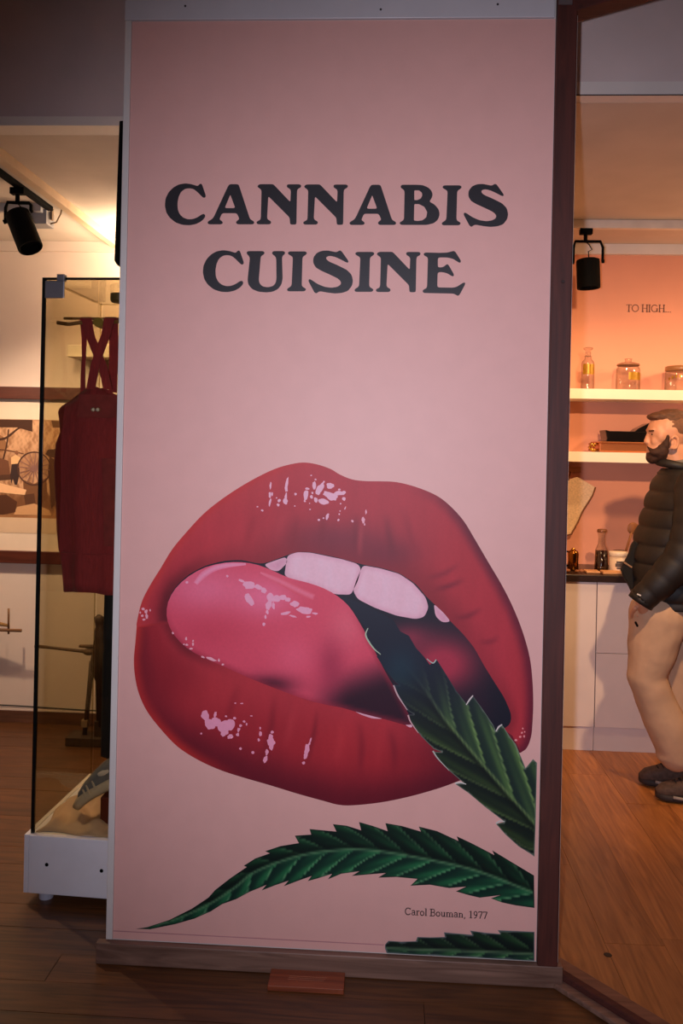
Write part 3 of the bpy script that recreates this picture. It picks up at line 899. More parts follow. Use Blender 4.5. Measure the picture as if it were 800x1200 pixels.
crop(140, 530, k4, [(85,565,7,5,0),(95,575,6,8,0),(82,590,5,5,0),(98,592,5,9,0),(88,603,6,4,0),(75,578,3,4,0),(110,570,3,5,0),(192,652,4,4,0),(240,672,4,6,0),(265,680,4,4,0),(242,694,6,4,0),(265,692,4,6,0),(258,708,7,4,0),(232,692,4,3,0),(330,745,20,5,22),(358,750,4,6,0),(372,765,5,4,0),(300,738,7,4,20)], (222, 150, 172))
crop(380, 530, k4, [(140,245,6,12,0),(150,215,3,9,0),(100,248,4,4,0),(145,260,3,6,0)], (222, 150, 172))
crop(380, 740, k4, [(712,365,4,4,0),(705,380,5,4,0),(720,378,3,5,0),(715,350,3,3,0),(690,392,5,4,0),(722,362,3,3,0)], (222, 130, 140))
for i_, (cx, cy, rx, ry, rot, col) in enumerate(FL):
    sheet('gloss_fleck', fleck(cx, cy, max(rx, .55), max(ry, .55), rot, n=14 if max(rx, ry) > 2.5 else 9), col, 6.1 + 0.012 * i_, mouth, plane=YI)
# soft gloss bands on the tongue
def ribbon(line, ws):
    line = smooth_open(line, 5)
    n = len(line)
    L, R = [], []
    for i, p in enumerate(line):
        d = line[min(i + 1, n - 1)] - line[max(i - 1, 0)]
        d = d / np.linalg.norm(d)
        nrm = np.array((-d[1], d[0]))
        w = np.interp(i / (n - 1), np.linspace(0, 1, len(ws)), ws)
        L.append(p + nrm * w); R.append(p - nrm * w)
    return np.array(L + R[::-1])
def band_col(line, ctr, edge, w):
    ln = smooth_open(line, 5)
    return lambda P: mixc(ctr, edge, sstep(0, w, dist(P, ln)))
b1 = [(229, 684), (238, 674), (250, 666.5), (266, 662.5), (288, 661)]
sheet('gloss_band', ribbon(b1, [2.6, 4.2, 3.6, 3, 1.2]), band_col(b1, (216, 134, 168), (206, 100, 134), 4), 6, mouth, plane=YI, spacing=2)
b2 = [(305, 671), (330, 682), (350, 692), (368, 700)]
sheet('gloss_band', ribbon(b2, [1.0, 4, 5, 3.5]), band_col(b2, (208, 104, 132), (194, 70, 94), 5), 6, mouth, plane=YI, spacing=2)

# ---- hemp leaves
def leaf_fn(outline, rib, period, slant, dark, green, pale, edge_col, edge_w, flip=1.0, shade=None):
    rib = smooth_open(rib, 6)
    def fn(P):
        S, D = along(P, rib)
        ad = np.abs(D)
        q = (S - slant * ad) / period
        fr = q - np.floor(q)
        c = mixc(dark, green, sstep(0.1, 0.9, fr) * (0.7 + 0.3 * np.sin(S * 0.17 + ad * 0.5)))
        c = mixc(c, pale, np.exp(-((fr - 0.95) / 0.05) ** 2) * 0.6 * sstep(0, 6, ad))
        c = mixc(c, dark, np.exp(-((fr - 0.06) / 0.10) ** 2) * 0.6)
        side = sstep(-3, 3, D * flip)
        c = c * (0.72 + 0.45 * side)[:, None]
        c = mixc(c, pale, np.exp(-(ad / 1.5) ** 2) * 0.8)
        c = mixc(c, np.array(dark) * 0.5, np.exp(-((D * flip + 4.0) / 3.0) ** 2) * 0.6)
        e = dist(P, outline, True)
        c = mixc(c, edge_col, sstep(edge_w, 0.2, e) * 0.8)
        if shade is not None:
            c = shade(P, c)
        return c
    return fn
LEAF1 = [(399.5,699),(412.5,713),(421,727),(430,736),(428.7,744.5),(437,759),(447,767),(441,769),(450,783),(463,799),(468,803),(460.6,802.5),(466,816),(477.5,832.6),(485,837.5),(477,837.5),(481,847),(494,863.5),(508,877.5),(518,881.5),(507,881),(511,888),(526,903),(543,917.5),(533,918.5),(549,929.5),(568.5,946),(591,963),(581,965.5),(592,978),(607.5,992),(622,1001),(626,1004),(627.5,960),(629,894),(624.4,889.5),(615.6,900),(604,872),(597,863),(590,852),(587.5,849),(581,857),(578,850),(566,832),(554,815.5),(546.4,825),(541,818),(534,809),(523,791),(511.6,773),(503.5,779),(497,770),(487,759),(479,745),(469,740),(461,727),(445,718),(430,710),(416,704)]
RIB1 = [(404,702),(440,742),(490,798),(520,841),(552,880),(588,922),(627,966)]
def shade1(P, c):
    t = sstep(765, 880, P[:, 1] + 0.25 * (P[:, 0] - 500))
    teal = np.exp(-(((P[:, 0] - 470) / 22) ** 2 + ((P[:, 1] - 785) / 26) ** 2))
    return mixc(mixc(np.tile(np.array((20, 24, 42.)), (len(P), 1)), (22, 50, 66), teal * 0.7), c, t)
leaf_root = bpy.data.objects.new('leaf_spray', None)
COL.objects.link(leaf_root)
leaf_root.parent = poster
ORG['leaf_spray'] = ORG['poster']
leaf_root['label'] = 'printed serrated green hemp leaves'
L1 = np.array(LEAF1)
sheet('leaf', LEAF1, leaf_fn(L1, RIB1, 52, -2.3, (20, 34, 32), (58, 82, 48), (112, 138, 88), (120, 128, 122), 1.3, -1.0, shade1), 9, leaf_root, spacing=2.2, plane=YI)
LEAF2 = [(159,1088.5),(172.5,1086.5),(198.5,1078),(224.5,1065),(244,1052),(252,1043),(270,1029),(289,1016),(285.6,1014.5),(299,1006),(316,1000),(310.6,997.5),(328.5,991.5),(350,988),(345.4,979.3),(364.5,978),(362.6,971.5),(378,973),(394,974.5),(390,965.8),(406,967.6),(423,973),(420.6,963.3),(437,968),(454,974),(451.5,964.6),(471,968),(493,974.5),(490.5,968.6),(512,974),(537,985.5),(535,980),(552,988),(579,1002),(576.6,996.5),(598,1009.5),(625.5,1026),(626,1064),(604,1061),(588,1057.6),(575,1052.8),(586,1049),(562,1052),(549,1049),(534,1044.6),(546,1039),(526,1040.7),(503.5,1036.8),(480.7,1038),(489,1030),(464.5,1027.7),(443,1028.5),(452,1023),(428.7,1025),(412,1026.5),(421,1021),(399.5,1024),(384,1030.5),(389,1024),(372,1029.4),(360.5,1032.5),(365,1026.5),(348,1032.6),(332.5,1038.5),(338,1032),(322,1037.5),(306.5,1043.5),(312,1037),(292.7,1045),(276.5,1053.7),(260,1059.6),(247,1068),(227.7,1076.5),(205,1083),(175.7,1089)]
RIB2 = [(159,1088.5),(200,1079),(244,1060),(275,1040),(300,1021),(350,1003),(400,996),(440,997),(500,1007),(560,1021),(627,1047)]
L2 = np.array(LEAF2)
sheet('leaf', LEAF2, leaf_fn(L2, RIB2, 31, -1.5, (8, 32, 28), (28, 84, 54), (96, 140, 104), (18, 26, 26), 1.6, 1.0), 9, leaf_root, spacing=2.2, plane=YI)
LEAF3 = [(451,1107),(455,1102.5),(470,1103.5),(487,1103),(489,1098),(505,1098.5),(521,1098),(520,1092.5),(536,1094),(553,1095.5),(550.6,1090.5),(568,1093),(586,1094.5),(583,1090),(604,1091),(626,1092),(626,1126.3),(590,1124.3),(555.5,1122.3),(503.5,1119.7),(453,1117),(451,1112)]
RIB3 = [(451,1111),(500,1113),(560,1115),(627,1118)]
L3 = np.array(LEAF3)
sheet('leaf', LEAF3, leaf_fn(L3, RIB3, 30, -1.6, (12, 30, 30), (40, 82, 50), (100, 130, 100), (120, 126, 136), 1.3, 1.0), 9, leaf_root, spacing=2.2, plane=YI)
for ln, ws, col in (([(431,736),(428.5,745),(437,759),(446,767)], [.5, .9, .8, .4], (150, 168, 152)), ([(461,803),(466,815),(477,832)], [.8, .9, .4], (176, 150, 160)),
                    ([(507,880),(513,889),(526,903)], [.9, .7, .3], (160, 160, 160)), ([(478,838),(481,846),(490,859)], [.9, .7, .3], (190, 150, 160)),
                    ([(546,826),(550,820),(554,815)], [.5, .9, .6], (190, 180, 186)), ([(581,857),(584,852),(588,849)], [.5, .9, .6], (190, 180, 186)),
                    ([(533,918),(539,917),(546,919)], [.9, .8, .4], (190, 186, 190)), ([(581,965),(586,962),(591,963)], [.9, .8, .4], (180, 180, 184)),
                    ([(500,772),(507,777),(511,773)], [.4, .7, .7], (150, 165, 165))):
    sheet('leaf_edge', ribbon(ln, ws), col, 10, leaf_root, plane=YI)

# wood block on the floor before the plinth
bl = at_z(358, 1158, 0.0)
blk = thing('floor_box_cover', 'small reddish wooden block on the floor against the poster plinth', 'wooden block', (bl.x, bl.y, 0))
b0, b1_ = at_z(314, 1157, 0.0), at_z(403, 1161, 0.0)
blkw = wood('block_wood', (120, 54, 30), (158, 80, 46), 'X', 0.4)
MB().box((b0.x, 2.452, 0.0), (b1_.x, YP - 0.0225, 0.016)).build('block', blkw, blk, bevel=0.002)
for k in range(3):
    MB().box((b0.x + 0.055 + 0.002 * k, 2.485 + 0.008 * k, 0.016), (b1_.x - 0.06 + 0.004 * k, 2.4865 + 0.008 * k, 0.0163)).build('scratch_mark', M('scratch', (178, 120, 92), 0.6), blk)

# ================================================================== LEFT ROOM
# framed photograph on the back wall
YF = 4.70
f0, f1 = at(-60, 452, YF), at(116, 661, YF)
zt, zt2 = at(30, 453.5, YF).z, at(30, 468, YF).z
zb, zb2 = at(30, 660, YF).z, at(30, 645.5, YF).z
fx0, fx1 = f0.x, f1.x
pic = thing('framed_photograph', 'wide brown-framed old sepia photograph of hemp workers and a big wheel', 'framed picture', ((fx0 + fx1) / 2, YF, zb))
frm = wood('picture_frame_wood', (70, 30, 20), (98, 46, 32), 'X', 0.4)
MB().box((fx0, YF - 0.02, zt2), (fx1, YF + 0.018, zt)).build('frame_rail', frm, pic, bevel=0.003)
MB().box((fx0, YF - 0.02, zb), (fx1, YF + 0.018, zb2)).build('frame_rail', frm, pic, bevel=0.003)
MB().box((fx0, YF - 0.02, zb2), (fx0 + 0.07, YF + 0.018, zt2)).build('frame_stile', frm, pic, bevel=0.003)
MB().box((fx1 - 0.07, YF - 0.02, zb2), (fx1, YF + 0.018, zt2)).build('frame_stile', frm, pic, bevel=0.003)
MB().box((fx0 + 0.07, YF + 0.006, zb2), (fx1 - 0.07, YF + 0.017, zt2)).build('mount', M('mount_cream', (232, 208, 184), 0.7, var=0.03), pic)
MB().box((fx0 + 0.07, YF + 0.0045, at(30, 625, YF).z), (fx1 - 0.07, YF + 0.006, at(30, 607, YF).z)).build('caption_strip', M('mount_tan', (214, 182, 150), 0.7, var=0.03), pic)
INK_SAVE = INK.copy()
INK[:] = 1.35
pY = YF + 0.0055
def photo_col(P):
    x, y_ = P[:, 0], P[:, 1]
    n = noise2(P, 0.22, 0.31) + 0.7 * noise2(P, 0.61, 0.47, 2.0)
    n = n + 0.8 * noise2(P, 1.3, 0.9, 4.0)
    c = mixc((184, 142, 108), (132, 92, 62), sstep(-0.6, 1.4, n) * 0.9)
    c = mixc(c, (112, 74, 50), np.exp(-((y_ - 545) / 16) ** 2) * 0.45)
    c = mixc(c, (92, 56, 34), sstep(565, 590, y_ + 6 * n) * 0.75)
    c = mixc(c, (176, 124, 80), sstep(592, 606, y_ + 5 * n) * 0.6)
    c = mixc(c, (104, 66, 40), sstep(24, 2, np.hypot((x - 20) / 1.4, y_ - 590)) * 0.8)
    return c
sheet('photo_print', [(-50, 490), (104, 493), (104, 610), (-50, 606)], photo_col, 0, pic, plane=pY, spacing=1.6)
dk = (62, 36, 24)
shapes = [
 ('roof_band', [(-50, 491), (38, 492), (38, 506), (20, 501), (-50, 500)], dk),
 ('roof_band', [(60, 493), (104, 494), (104, 503), (62, 501)], (92, 62, 40)),
 ('thatch', [(-50, 507), (-8, 505), (4, 512), (10, 524), (2, 530), (-50, 532)], (128, 88, 58)),
 ('cart_bed', [(-50, 556), (14, 556), (16, 562), (-50, 566)], (72, 46, 34)),
 ('wheel_shade', [(27, 562), (40, 567), (54, 560), (56, 585), (40, 592), (28, 584)], (104, 68, 44)),
 ('stump', [(28, 580), (40, 578), (42, 592), (30, 594)], (78, 48, 32)),
 ('straw', [(20, 594), (40, 590), (58, 598), (60, 604), (16, 603)], (178, 134, 94)),
 ('branch', ribbon([(-10, 516), (5, 514), (14, 508), (22, 502), (32, 501)], [1.4, 1.4, 1.2, 1, .6]), dk),
 ('branch', ribbon([(10, 503), (8, 520), (4, 537), (-2, 556)], [.8, .9, 1, 1.2]), dk),
 ('branch', ribbon([(-20, 527), (0, 527), (15, 529), (28, 532)], [.8, .8, .7, .5]), (86, 52, 34)),
 ('shed_wall', [(-50, 536), (-2, 536), (10, 540), (12, 556), (-50, 560)], (96, 60, 42)),
 ('plank_pile', [(-50, 566), (0, 566), (31, 574), (29, 580), (0, 577), (-50, 574)], (206, 160, 120)),
 ('shade_patch', [(-50, 582), (8, 580), (20, 588), (18, 600), (4, 603), (-50, 602)], (72, 42, 28)),
 ('worker_coat', [(14, 543), (22, 542), (23, 555), (20, 568), (17, 568), (15, 560), (13, 568), (12, 556)], (52, 36, 34)),
 ('worker_shirt', [(13, 536), (18, 533), (24, 536), (23, 543), (13, 544)], (200, 156, 112)),
 ('worker_head', fleck(19.5, 530.5, 2.2, 2.6), (120, 78, 54)),
 ('second_worker', [(58, 535), (66, 540), (67, 560), (64, 592), (60, 596), (58, 570), (56, 552)], (76, 48, 32)),
 ('second_worker_hat', [(53, 532), (56, 527), (68, 526), (68, 536), (58, 536)], (70, 46, 32)),
 ('rear_figure', [(92, 545), (98, 545), (100, 575), (97, 592), (93, 592), (90, 570)], (84, 54, 36)),
]
for i_, (nm, pts, c) in enumerate(shapes):
    sheet(nm, pts, c, 1 + 0.25 * i_, pic, plane=pY)
wheel_c = np.array((40.0, 549.0)); wr = 20.0
ringo = [tuple(wheel_c + wr * np.array((math.cos(a), math.sin(a)))) for a in np.linspace(0, 2 * math.pi, 40, endpoint=False)]
ringi = [tuple(wheel_c + (wr - 1.5) * np.array((math.cos(a), math.sin(a)))) for a in np.linspace(0, 2 * math.pi, 40, endpoint=False)]
sheet('wheel_rim', ringo, (70, 44, 34), 6, pic, plane=pY, holes=[ringi])
for k in range(8):
    a = math.pi * k / 8 + 0.1
    d = np.array((math.cos(a), math.sin(a))) * 18.6
    sheet('wheel_spoke', ribbon([wheel_c - d, wheel_c, wheel_c + d], [.45, .6, .45]), (120, 84, 74), 6.3 + 0.25 * k, pic, plane=pY)
INK[:] = INK_SAVE

# white pelmet box on the wall further right
w0, w1 = at(82, 405, 4.6), at(150, 420, 4.6)
tag(MB().box((w0.x, 4.56, w1.z), (w1.x, 4.718, w0.z)).build('wall_box', M('ivory_box', (226, 206, 176), 0.6), bevel=0.003),
    'cream box fixed on the left wall seen through the glass case above the dress', 'wall box')

# wooden tool on the far left wall: peg beam with cross peg
tl = at(10, 740, 4.5)
tool = thing('yarn_reel', 'wooden hemp reel with a cross peg at the far left edge', 'wooden tool', (tl.x - 0.12, 4.6, 0))
oldwood = wood('old_wood', (92, 58, 32), (140, 94, 54), 'X', 0.6)
oldwood_z = wood('old_wood_z', (72, 46, 26), (112, 74, 42), 'Z', 0.6)
pa, pb = at(-70, 736, 4.6), at(25, 739, 4.6)
MB().tube([pa, pb], 0.009, 8).build('arm', oldwood, tool, smooth=True)
pc, pd = at(10, 713, 4.6), at(10, 743, 4.6)
MB().tube([pc, pd], 0.006, 8).build('peg', oldwood, tool, smooth=True)
pe, pf = at(-60, 724, 4.6), at(9, 733, 4.6)
MB().tube([pe, (pe + pf) / 2 + Vector((0, 0, 0.012)), pf], [0.012, 0.02, 0.008], 8).build('yarn_bundle', M('hemp_yarn', (168, 124, 72), 0.9, bump=0.5, scale=60), tool, smooth=True)
MB().box((pa.x - 0.02, 4.58, 0.0), (pa.x + 0.02, 4.62, pa.z + 0.2)).build('upright', oldwood_z, tool, bevel=0.003)
MB().box((pa.x - 0.18, 4.52, 0.0), (pa.x + 0.18, 4.68, 0.03)).build('foot', oldwood_z, tool, bevel=0.003)
for s in (-1, 1):
    MB().tube([Vector((pa.x, 4.6, pa.z - 0.35)), Vector((pa.x + 0.26 * s, 4.6, pa.z - 0.01))], 0.010, 8).build('brace', oldwood, tool, smooth=True)

# upright wooden machine behind the glass case
YM = 4.42
stand_z = wood('stand_wood_z', (44, 28, 15), (74, 48, 27), 'Z', 0.6)
stand_x = wood('stand_wood_x', (60, 38, 20), (96, 62, 34), 'X', 0.6)
mc = at(118, 790, YM)
mach = thing('spinning_stand', 'dark carved wooden spinning stand with a long side handle behind the glass case', 'wooden stand', (mc.x, YM, 0))
def q(px, py, Y=YM): return at(px, py, Y)
prof = [(117, 721, 3), (116, 724, 6), (117, 729, 6), (117, 734, 5), (118, 739, 7.5), (118, 748, 7.5), (119, 758, 10), (119.5, 772, 13), (119, 784, 13), (121, 798, 9), (121, 850, 8)]
MB().tube([q(p[0], p[1]) for p in prof] , [p[2] * 0.0045 for p in prof], 10).build('post', stand_z, mach, smooth=True)
MB().tube([q(41, 757), q(60, 759), q(95, 763), q(118, 765)], [0.010, 0.008, 0.009, 0.014], 8).build('handle', stand_x, mach, smooth=True)
MB().ball(q(104, 764), (0.032, 0.02, 0.018)).build('hub', stand_x, mach, smooth=True)
MB().tube([q(93, 757), q(112, 758)], [0.008, 0.012], 8).build('peg', stand_x, mach, smooth=True)
MB().tube([q(108, 775), q(104, 815), q(98.5, 866)], [0.016, 0.013, 0.012], 8).build('leg', stand_z, mach, smooth=True)
MB().box((q(96.5, 847).x, YM - 0.02, q(99, 851).z), (q(103.5, 847).x, YM + 0.02, q(99, 843).z)).build('leg_tip', M('pale_tip', (150, 120, 90), 0.7), mach)
pz = q(119, 850)
MB().box((q(81, 862).x, YM - 0.06, 0.0), (q(134, 862).x, YM + 0.06, 0.045)).build('foot', stand_z, mach, bevel=0.004)
MB().box((pz.x - 0.03, YM - 0.03, 0.04), (pz.x + 0.03, YM + 0.03, pz.z + 0.03)).build('column', stand_z, mach, bevel=0.003)

# ceiling battens, track, spot
tag(MB().box((-1.555, 3.12, 2.672), (-1.515, 4.68, 2.711)).build('ceiling_batten', M('beige_batten', (206, 178, 146), 0.6), bevel=0.002),
    'beige batten running across the lit ceiling of the left room', 'batten')
tag(MB().box((-3.2, 3.96, 2.672), (-1.665, 3.99, 2.711)).build('ceiling_batten', M('grey_batten', (170, 166, 170), 0.6), bevel=0.002),
    'grey ceiling strip behind the black spotlight at far left', 'batten')
black = M('matt_black', (7, 7, 7), 0.8, var=0.1)
black.node_tree.nodes['Principled BSDF'].inputs['Specular IOR Level'].default_value = 0.12
tag(MB().box((-1.658, 3.12, 2.690), (-1.628, 4.02, 2.711)).build('lighting_track', black, bevel=0.002),
    'thin black lighting track on the left room ceiling', 'track')
jb0, jb1 = at(42, 247, 4.03), at(57, 264, 4.03)
jbx = thing('junction_box', 'small grey box hanging at the end of the black ceiling track', 'junction box', (jb0.x, 4.05, jb1.z))
MB().box((jb0.x - 0.10, 4.0, jb1.z), (jb1.x, 4.10, jb0.z)).build('box', M('grey_metal', (150, 148, 152), 0.5), jbx, bevel=0.003)
MB().box((jb1.x + 0.001, 4.04, jb1.z + 0.03), (jb1.x + 0.012, 4.06, 2.711)).build('bracket', M('bracket_brown', (140, 116, 92), 0.6), jbx)
MB().tube([(jb1.x, 4.05, jb1.z + 0.012), (jb1.x + 0.03, 4.05, jb1.z + 0.02), (jb1.x + 0.05, 4.05, jb1.z + 0.06), (jb1.x + 0.055, 4.05, 2.711)], 0.004, 6).build('wire', M('wire_beige', (150, 124, 96), 0.6), jbx, smooth=True)

def track_spot(label, top, c_top, c_bot, r, yoke_w, group=None):
    """top: point on the track; c_top, c_bot: ends of the lamp body"""
    t = thing('track_spotlight', label, 'spotlight', (top[0], top[1], min(c_top[2], c_bot[2])), group)
    top, c_top, c_bot = Vector(top), Vector(c_top), Vector(c_bot)
    MB().box(top + Vector((-0.030, -0.018, -0.030)), top + Vector((0.034, 0.018, -0.001))).build('adapter', black, t, bevel=0.003)
    MB().tube([top + Vector((0, 0, -0.028)), top + Vector((0, 0, -0.065))], 0.010, 10).build('stem', black, t, smooth=True)
    ax = (c_bot - c_top).normalized()
    side = Vector((1, 0, 0))
    side = (side - ax * side.dot(ax)).normalized()
    piv = c_top + ax * 0.015
    arch = top + Vector((0, 0, -0.066))
    e0, e1 = piv - side * yoke_w, piv + side * yoke_w
    pts = [e0, e0.lerp(Vector((e0.x, e0.y, arch.z)), 0.7), Vector((e0.x * 0.85 + arch.x * 0.15, e0.y * 0.85 + arch.y * 0.15, arch.z)), arch,
           Vector((e1.x * 0.85 + arch.x * 0.15, e1.y * 0.85 + arch.y * 0.15, arch.z)), e1.lerp(Vector((e1.x, e1.y, arch.z)), 0.7), e1]
    MB().tube(pts, 0.0075, 8).build('yoke', black, t, smooth=True)
    for s in (-1, 1):
        MB().lathe(piv + side * (yoke_w + 0.002) * s, [(0.010, -0.006), (0.010, 0.006)], 10, side).build('pivot_knob', black, t)
    L = (c_bot - c_top).length
    MB().lathe(c_top, [(r * 0.75, 0), (r * 0.98, 0.006), (r, 0.02), (r, L - 0.004), (r * 0.97, L), (r * 0.86, L - 0.002), (r * 0.8, L - 0.03)], 28, ax).build('body', black, t)
    MB().tube([arch, arch + Vector((0.018, -0.01, -0.02)), arch + Vector((0.032, -0.012, -0.045)), arch + Vector((0.014, -0.01, -0.055)), c_top + Vector((0.004, -0.005, 0))], 0.0028, 6).build('lead', black, t, smooth=True)
    return t
tt = Vector((-1.643, 3.66, 2.690))
track_spot('black track spotlight tilted to the right at the far left ceiling', tt, at(20, 250, 3.66), at(36, 291, 3.62), 0.053, 0.060)
# slim black loudspeaker behind the pier
s0, s1 = at(136.5, 143, 2.74), at(134, 309, 2.74)
tag(MB().slab([at(139.5, 141, 2.70), at(146, 141, 2.70), at(150, 309, 2.70), at(137, 311, 2.70), at(133.5, 305, 2.70)], (0, 0.055, 0)).build('wall_speaker', black, bevel=0.004),
    'slim black box mounted behind the upper left edge of the poster pier', 'loudspeaker')

# ---- glass display case
CO = Vector((-1.209, 2.849, 0))
ca = math.radians(-2.9)
cx_, cy_ = Vector((math.cos(ca), math.sin(ca), 0)), Vector((-math.sin(ca), math.cos(ca), 0))
CW, CD, CZ0, CZ1, CTOP = 0.62, 0.56, 0.036, 0.234, 2.137
def cc(x, y, z): return CO + cx_ * x + cy_ * y + Vector((0, 0, z))
case = thing('display_case', 'tall frameless glass display case on a low white base', 'display case', CO)
case_white = M('case_white', (234, 232, 238), 0.45, var=0.03)
def cbox(x0, y0, z0, x1, y1, z1):
    return MB().obox(cc((x0 + x1) / 2, (y0 + y1) / 2, (z0 + z1) / 2), (cx_, cy_, (0, 0, 1)), ((x1 - x0) / 2, (y1 - y0) / 2, (z1 - z0) / 2))
base = cbox(0.017, 0.0, CZ0, CW - 0.017, CD, CZ1 - 0.001).build('base', case_white, case, bevel=0.002)
for sx in (0.0, CW - 0.016):
    cbox(sx, 0.0005, CZ0, sx + 0.016, CD, CZ1).build('side_board', case_white, case, bevel=0.0015)
for sx in (0.082, 0.275, 0.52):
    MB().lathe(cc(sx, 0.0, 0.137 if sx < .1 else 0.130), [(0.0065, 0), (0.0055, 0.002)], 12, -cy_).build('screw', black, case)
for sx in (0.06, CW - 0.06):
    for sy in (0.05, CD - 0.06):
        MB().lathe(cc(sx, sy, 0.0), [(0.024, 0), (0.024, 0.0355)], 14).build('foot', M('foot_plastic', (190, 190, 205), 0.4), case)
pane = glass('case_glass', (0.80, 0.76, 0.62))
faint = glass('edge_glass', (0.86, 0.82, 0.68))
edge = M('glass_edge', (16, 20, 20), 0.25)
gx0, gx1, gy0, gy1 = 0.020, CW - 0.020, 0.016, CD - 0.03
def pane_face(a, b, c_, d):
    return MB().add([a, b, c_, d], [(0, 1, 2, 3)])
th = 0.006
def pane_y(y_): return pane_face(cc(gx0 + th, y_, CZ1), cc(gx1 - th, y_, CZ1), cc(gx1 - th, y_, CTOP - th), cc(gx0 + th, y_, CTOP - th))
def pane_x(x_): return pane_face(cc(x_, gy0 + th, CZ1), cc(x_, gy1, CZ1), cc(x_, gy1, CTOP - th), cc(x_, gy0 + th, CTOP - th))
pane_y(gy0).build('front_pane', pane, case)
pane_x(gx0).build('side_pane', pane, case)
pane_x(gx1).build('side_pane', pane, case)
pane_y(gy1).build('back_pane', pane, case)
pane_face(cc(gx0, gy0, CTOP - .004), cc(gx1, gy0, CTOP - .004), cc(gx1, gy1, CTOP - .004), cc(gx0, gy1, CTOP - .004)).build('top_pane', pane, case)
for (x, y_) in ((gx0 - 0.004, gy0 - 0.002), (gx1 - 0.004, gy0 - 0.002), (gx0 - 0.003, gy1 - 0.004), (gx1 - 0.003, gy1 - 0.004)):
    cbox(x, y_, CZ1, x + (0.012 if y_ < 0.1 else 0.006), y_ + (0.008 if y_ < 0.1 else 0.005), CTOP).build('glass_edge', edge if y_ < 0.1 else faint, case)
cbox(gx0, gy0 - 0.002, CTOP - 0.008, gx1, gy0 + 0.004, CTOP).build('glass_edge', edge, case)
cbox(gx0, gy1 - 0.004, CTOP - 0.006, gx1, gy1 + 0.002, CTOP).build('glass_edge', faint, case)
cbox(gx0 - 0.003, gy0, CTOP - 0.006, gx0 + 0.003, gy1, CTOP).build('glass_edge', faint, case)
cl = cbox(gx0 + 0.009, gy0 - 0.010, CTOP - 0.072, gx0 + 0.078, gy0 - 0.0025, CTOP - 0.012).build('corner_clip', M('clip_zinc', (168, 168, 178), 0.35, 0.7, bump=0.3), case, bevel=0.003)
cbox(gx0 + 0.052, gy0 - 0.012, CTOP - 0.012, gx0 + 0.078, gy0 + 0.012, CTOP + 0.010).build('clip_top', M('clip_zinc', (168, 168, 178)), cl, bevel=0.002)

MB().lathe((at(139, 343, 3.12).x, 3.12, CTOP - 0.040), [(0.022, 0), (0.030, 0.008), (0.030, 0.034)], 20).build('lamp_puck', M('olive_puck', (96, 84, 44), 0.5), case)
# ---- burgundy pinafore dress hanging inside
YD = 3.09
wine = M('wine_corduroy', (148, 46, 58), 0.9, var=0.14, scale=30, bump=0.25, stretch=(6, 6, 0.5), bump_scale=30, sheen=0.05)
dz = lambda py: at(118, py, YD).z
dress = thing('pinafore_dress', 'burgundy pinafore dress with crossed straps hanging in the glass case', 'dress', (at(118, 690, YD).x, YD, dz(692)))
prof = [(478, 70, 160, .050), (484, 69, 162, .066), (494, 70, 164, .078), (507, 71, 166, .086), (520, 67, 169, .09), (545, 65.5, 170, .095), (570, 66, 169, .095), (595, 67, 168, .095),
        (620, 69, 165, .095), (640, 72, 161, .095), (648, 73.5, 160, .093), (660, 75, 158, .092), (680, 76.5, 157, .092), (691, 78, 155, .09)]
rings = []
for i, (py, xl, xr, dp) in enumerate(prof):
    a, b = at(xl, py, YD), at(xr, py, YD)
    c = (a + b) / 2; hw = (b.x - a.x) / 2
    ring = []
    for k in range(72):
        t = 2 * math.pi * k / 72
        fold = 1 + (0.025 + 0.08 * i / len(prof)) * math.sin(7 * t + 0.9 + i * 0.10) + 0.012 * math.sin(17 * t + i * .3)
        sag = -0.012 * abs(math.cos(t)) * (1 if i == 0 else 0.2)
        z = c.z + sag + 0.004 * math.sin(3 * t + 1) * (i / len(prof))
        # neckline drops towards the shoulders at the first rings
        if i == 0: z += 0.080 * (1 - abs(math.cos(t)) ** 1.1)
        if i == 1: z += 0.050 * (1 - abs(math.cos(t)) ** 1.1)
        if i == 2: z += 0.02 * (1 - abs(math.cos(t)) ** 1.1)
        ring.append(Vector((c.x + math.copysign(abs(math.cos(t)) ** 0.95, math.cos(t)) * hw * (1 + (fold - 1) * 0.5), YD + math.sin(t) * dp * fold + 0.006 * math.sin(i * 1.3 + 5 * t), z)))
    rings.append(ring)
d_body = MB().loft(rings, caps=False).build('skirt_body', wine, dress, smooth=True)
md = d_body.modifiers.new('t', 'SOLIDIFY'); md.thickness = 0.004
def strip(pts, w, name, parent, mat, thick=0.004, wdir=(1, 0, 0)):
    pts = [Vector(p) for p in pts]
    wd = Vector(wdir)
    mb = MB()
    n = len(pts)
    for i, p in enumerate(pts):
        ww = w[i] if hasattr(w, '__len__') else w
        mb.v += [p - wd * ww / 2, p + wd * ww / 2, p + wd * ww / 2 + Vector((0, thick, 0)), p - wd * ww / 2 + Vector((0, thick, 0))]
    for i in range(n - 1):
        for k in range(4):
            mb.f.append((i * 4 + k, i * 4 + (k + 1) % 4, i * 4 + 4 + (k + 1) % 4, i * 4 + 4 + k))
    mb.f += [(0, 1, 2, 3), (n * 4 - 4, n * 4 - 3, n * 4 - 2, n * 4 - 1)]
    return mb.build(name, mat, parent, smooth=False)
def D(px, py, dy=0.0): return at(px, py, YD + dy)
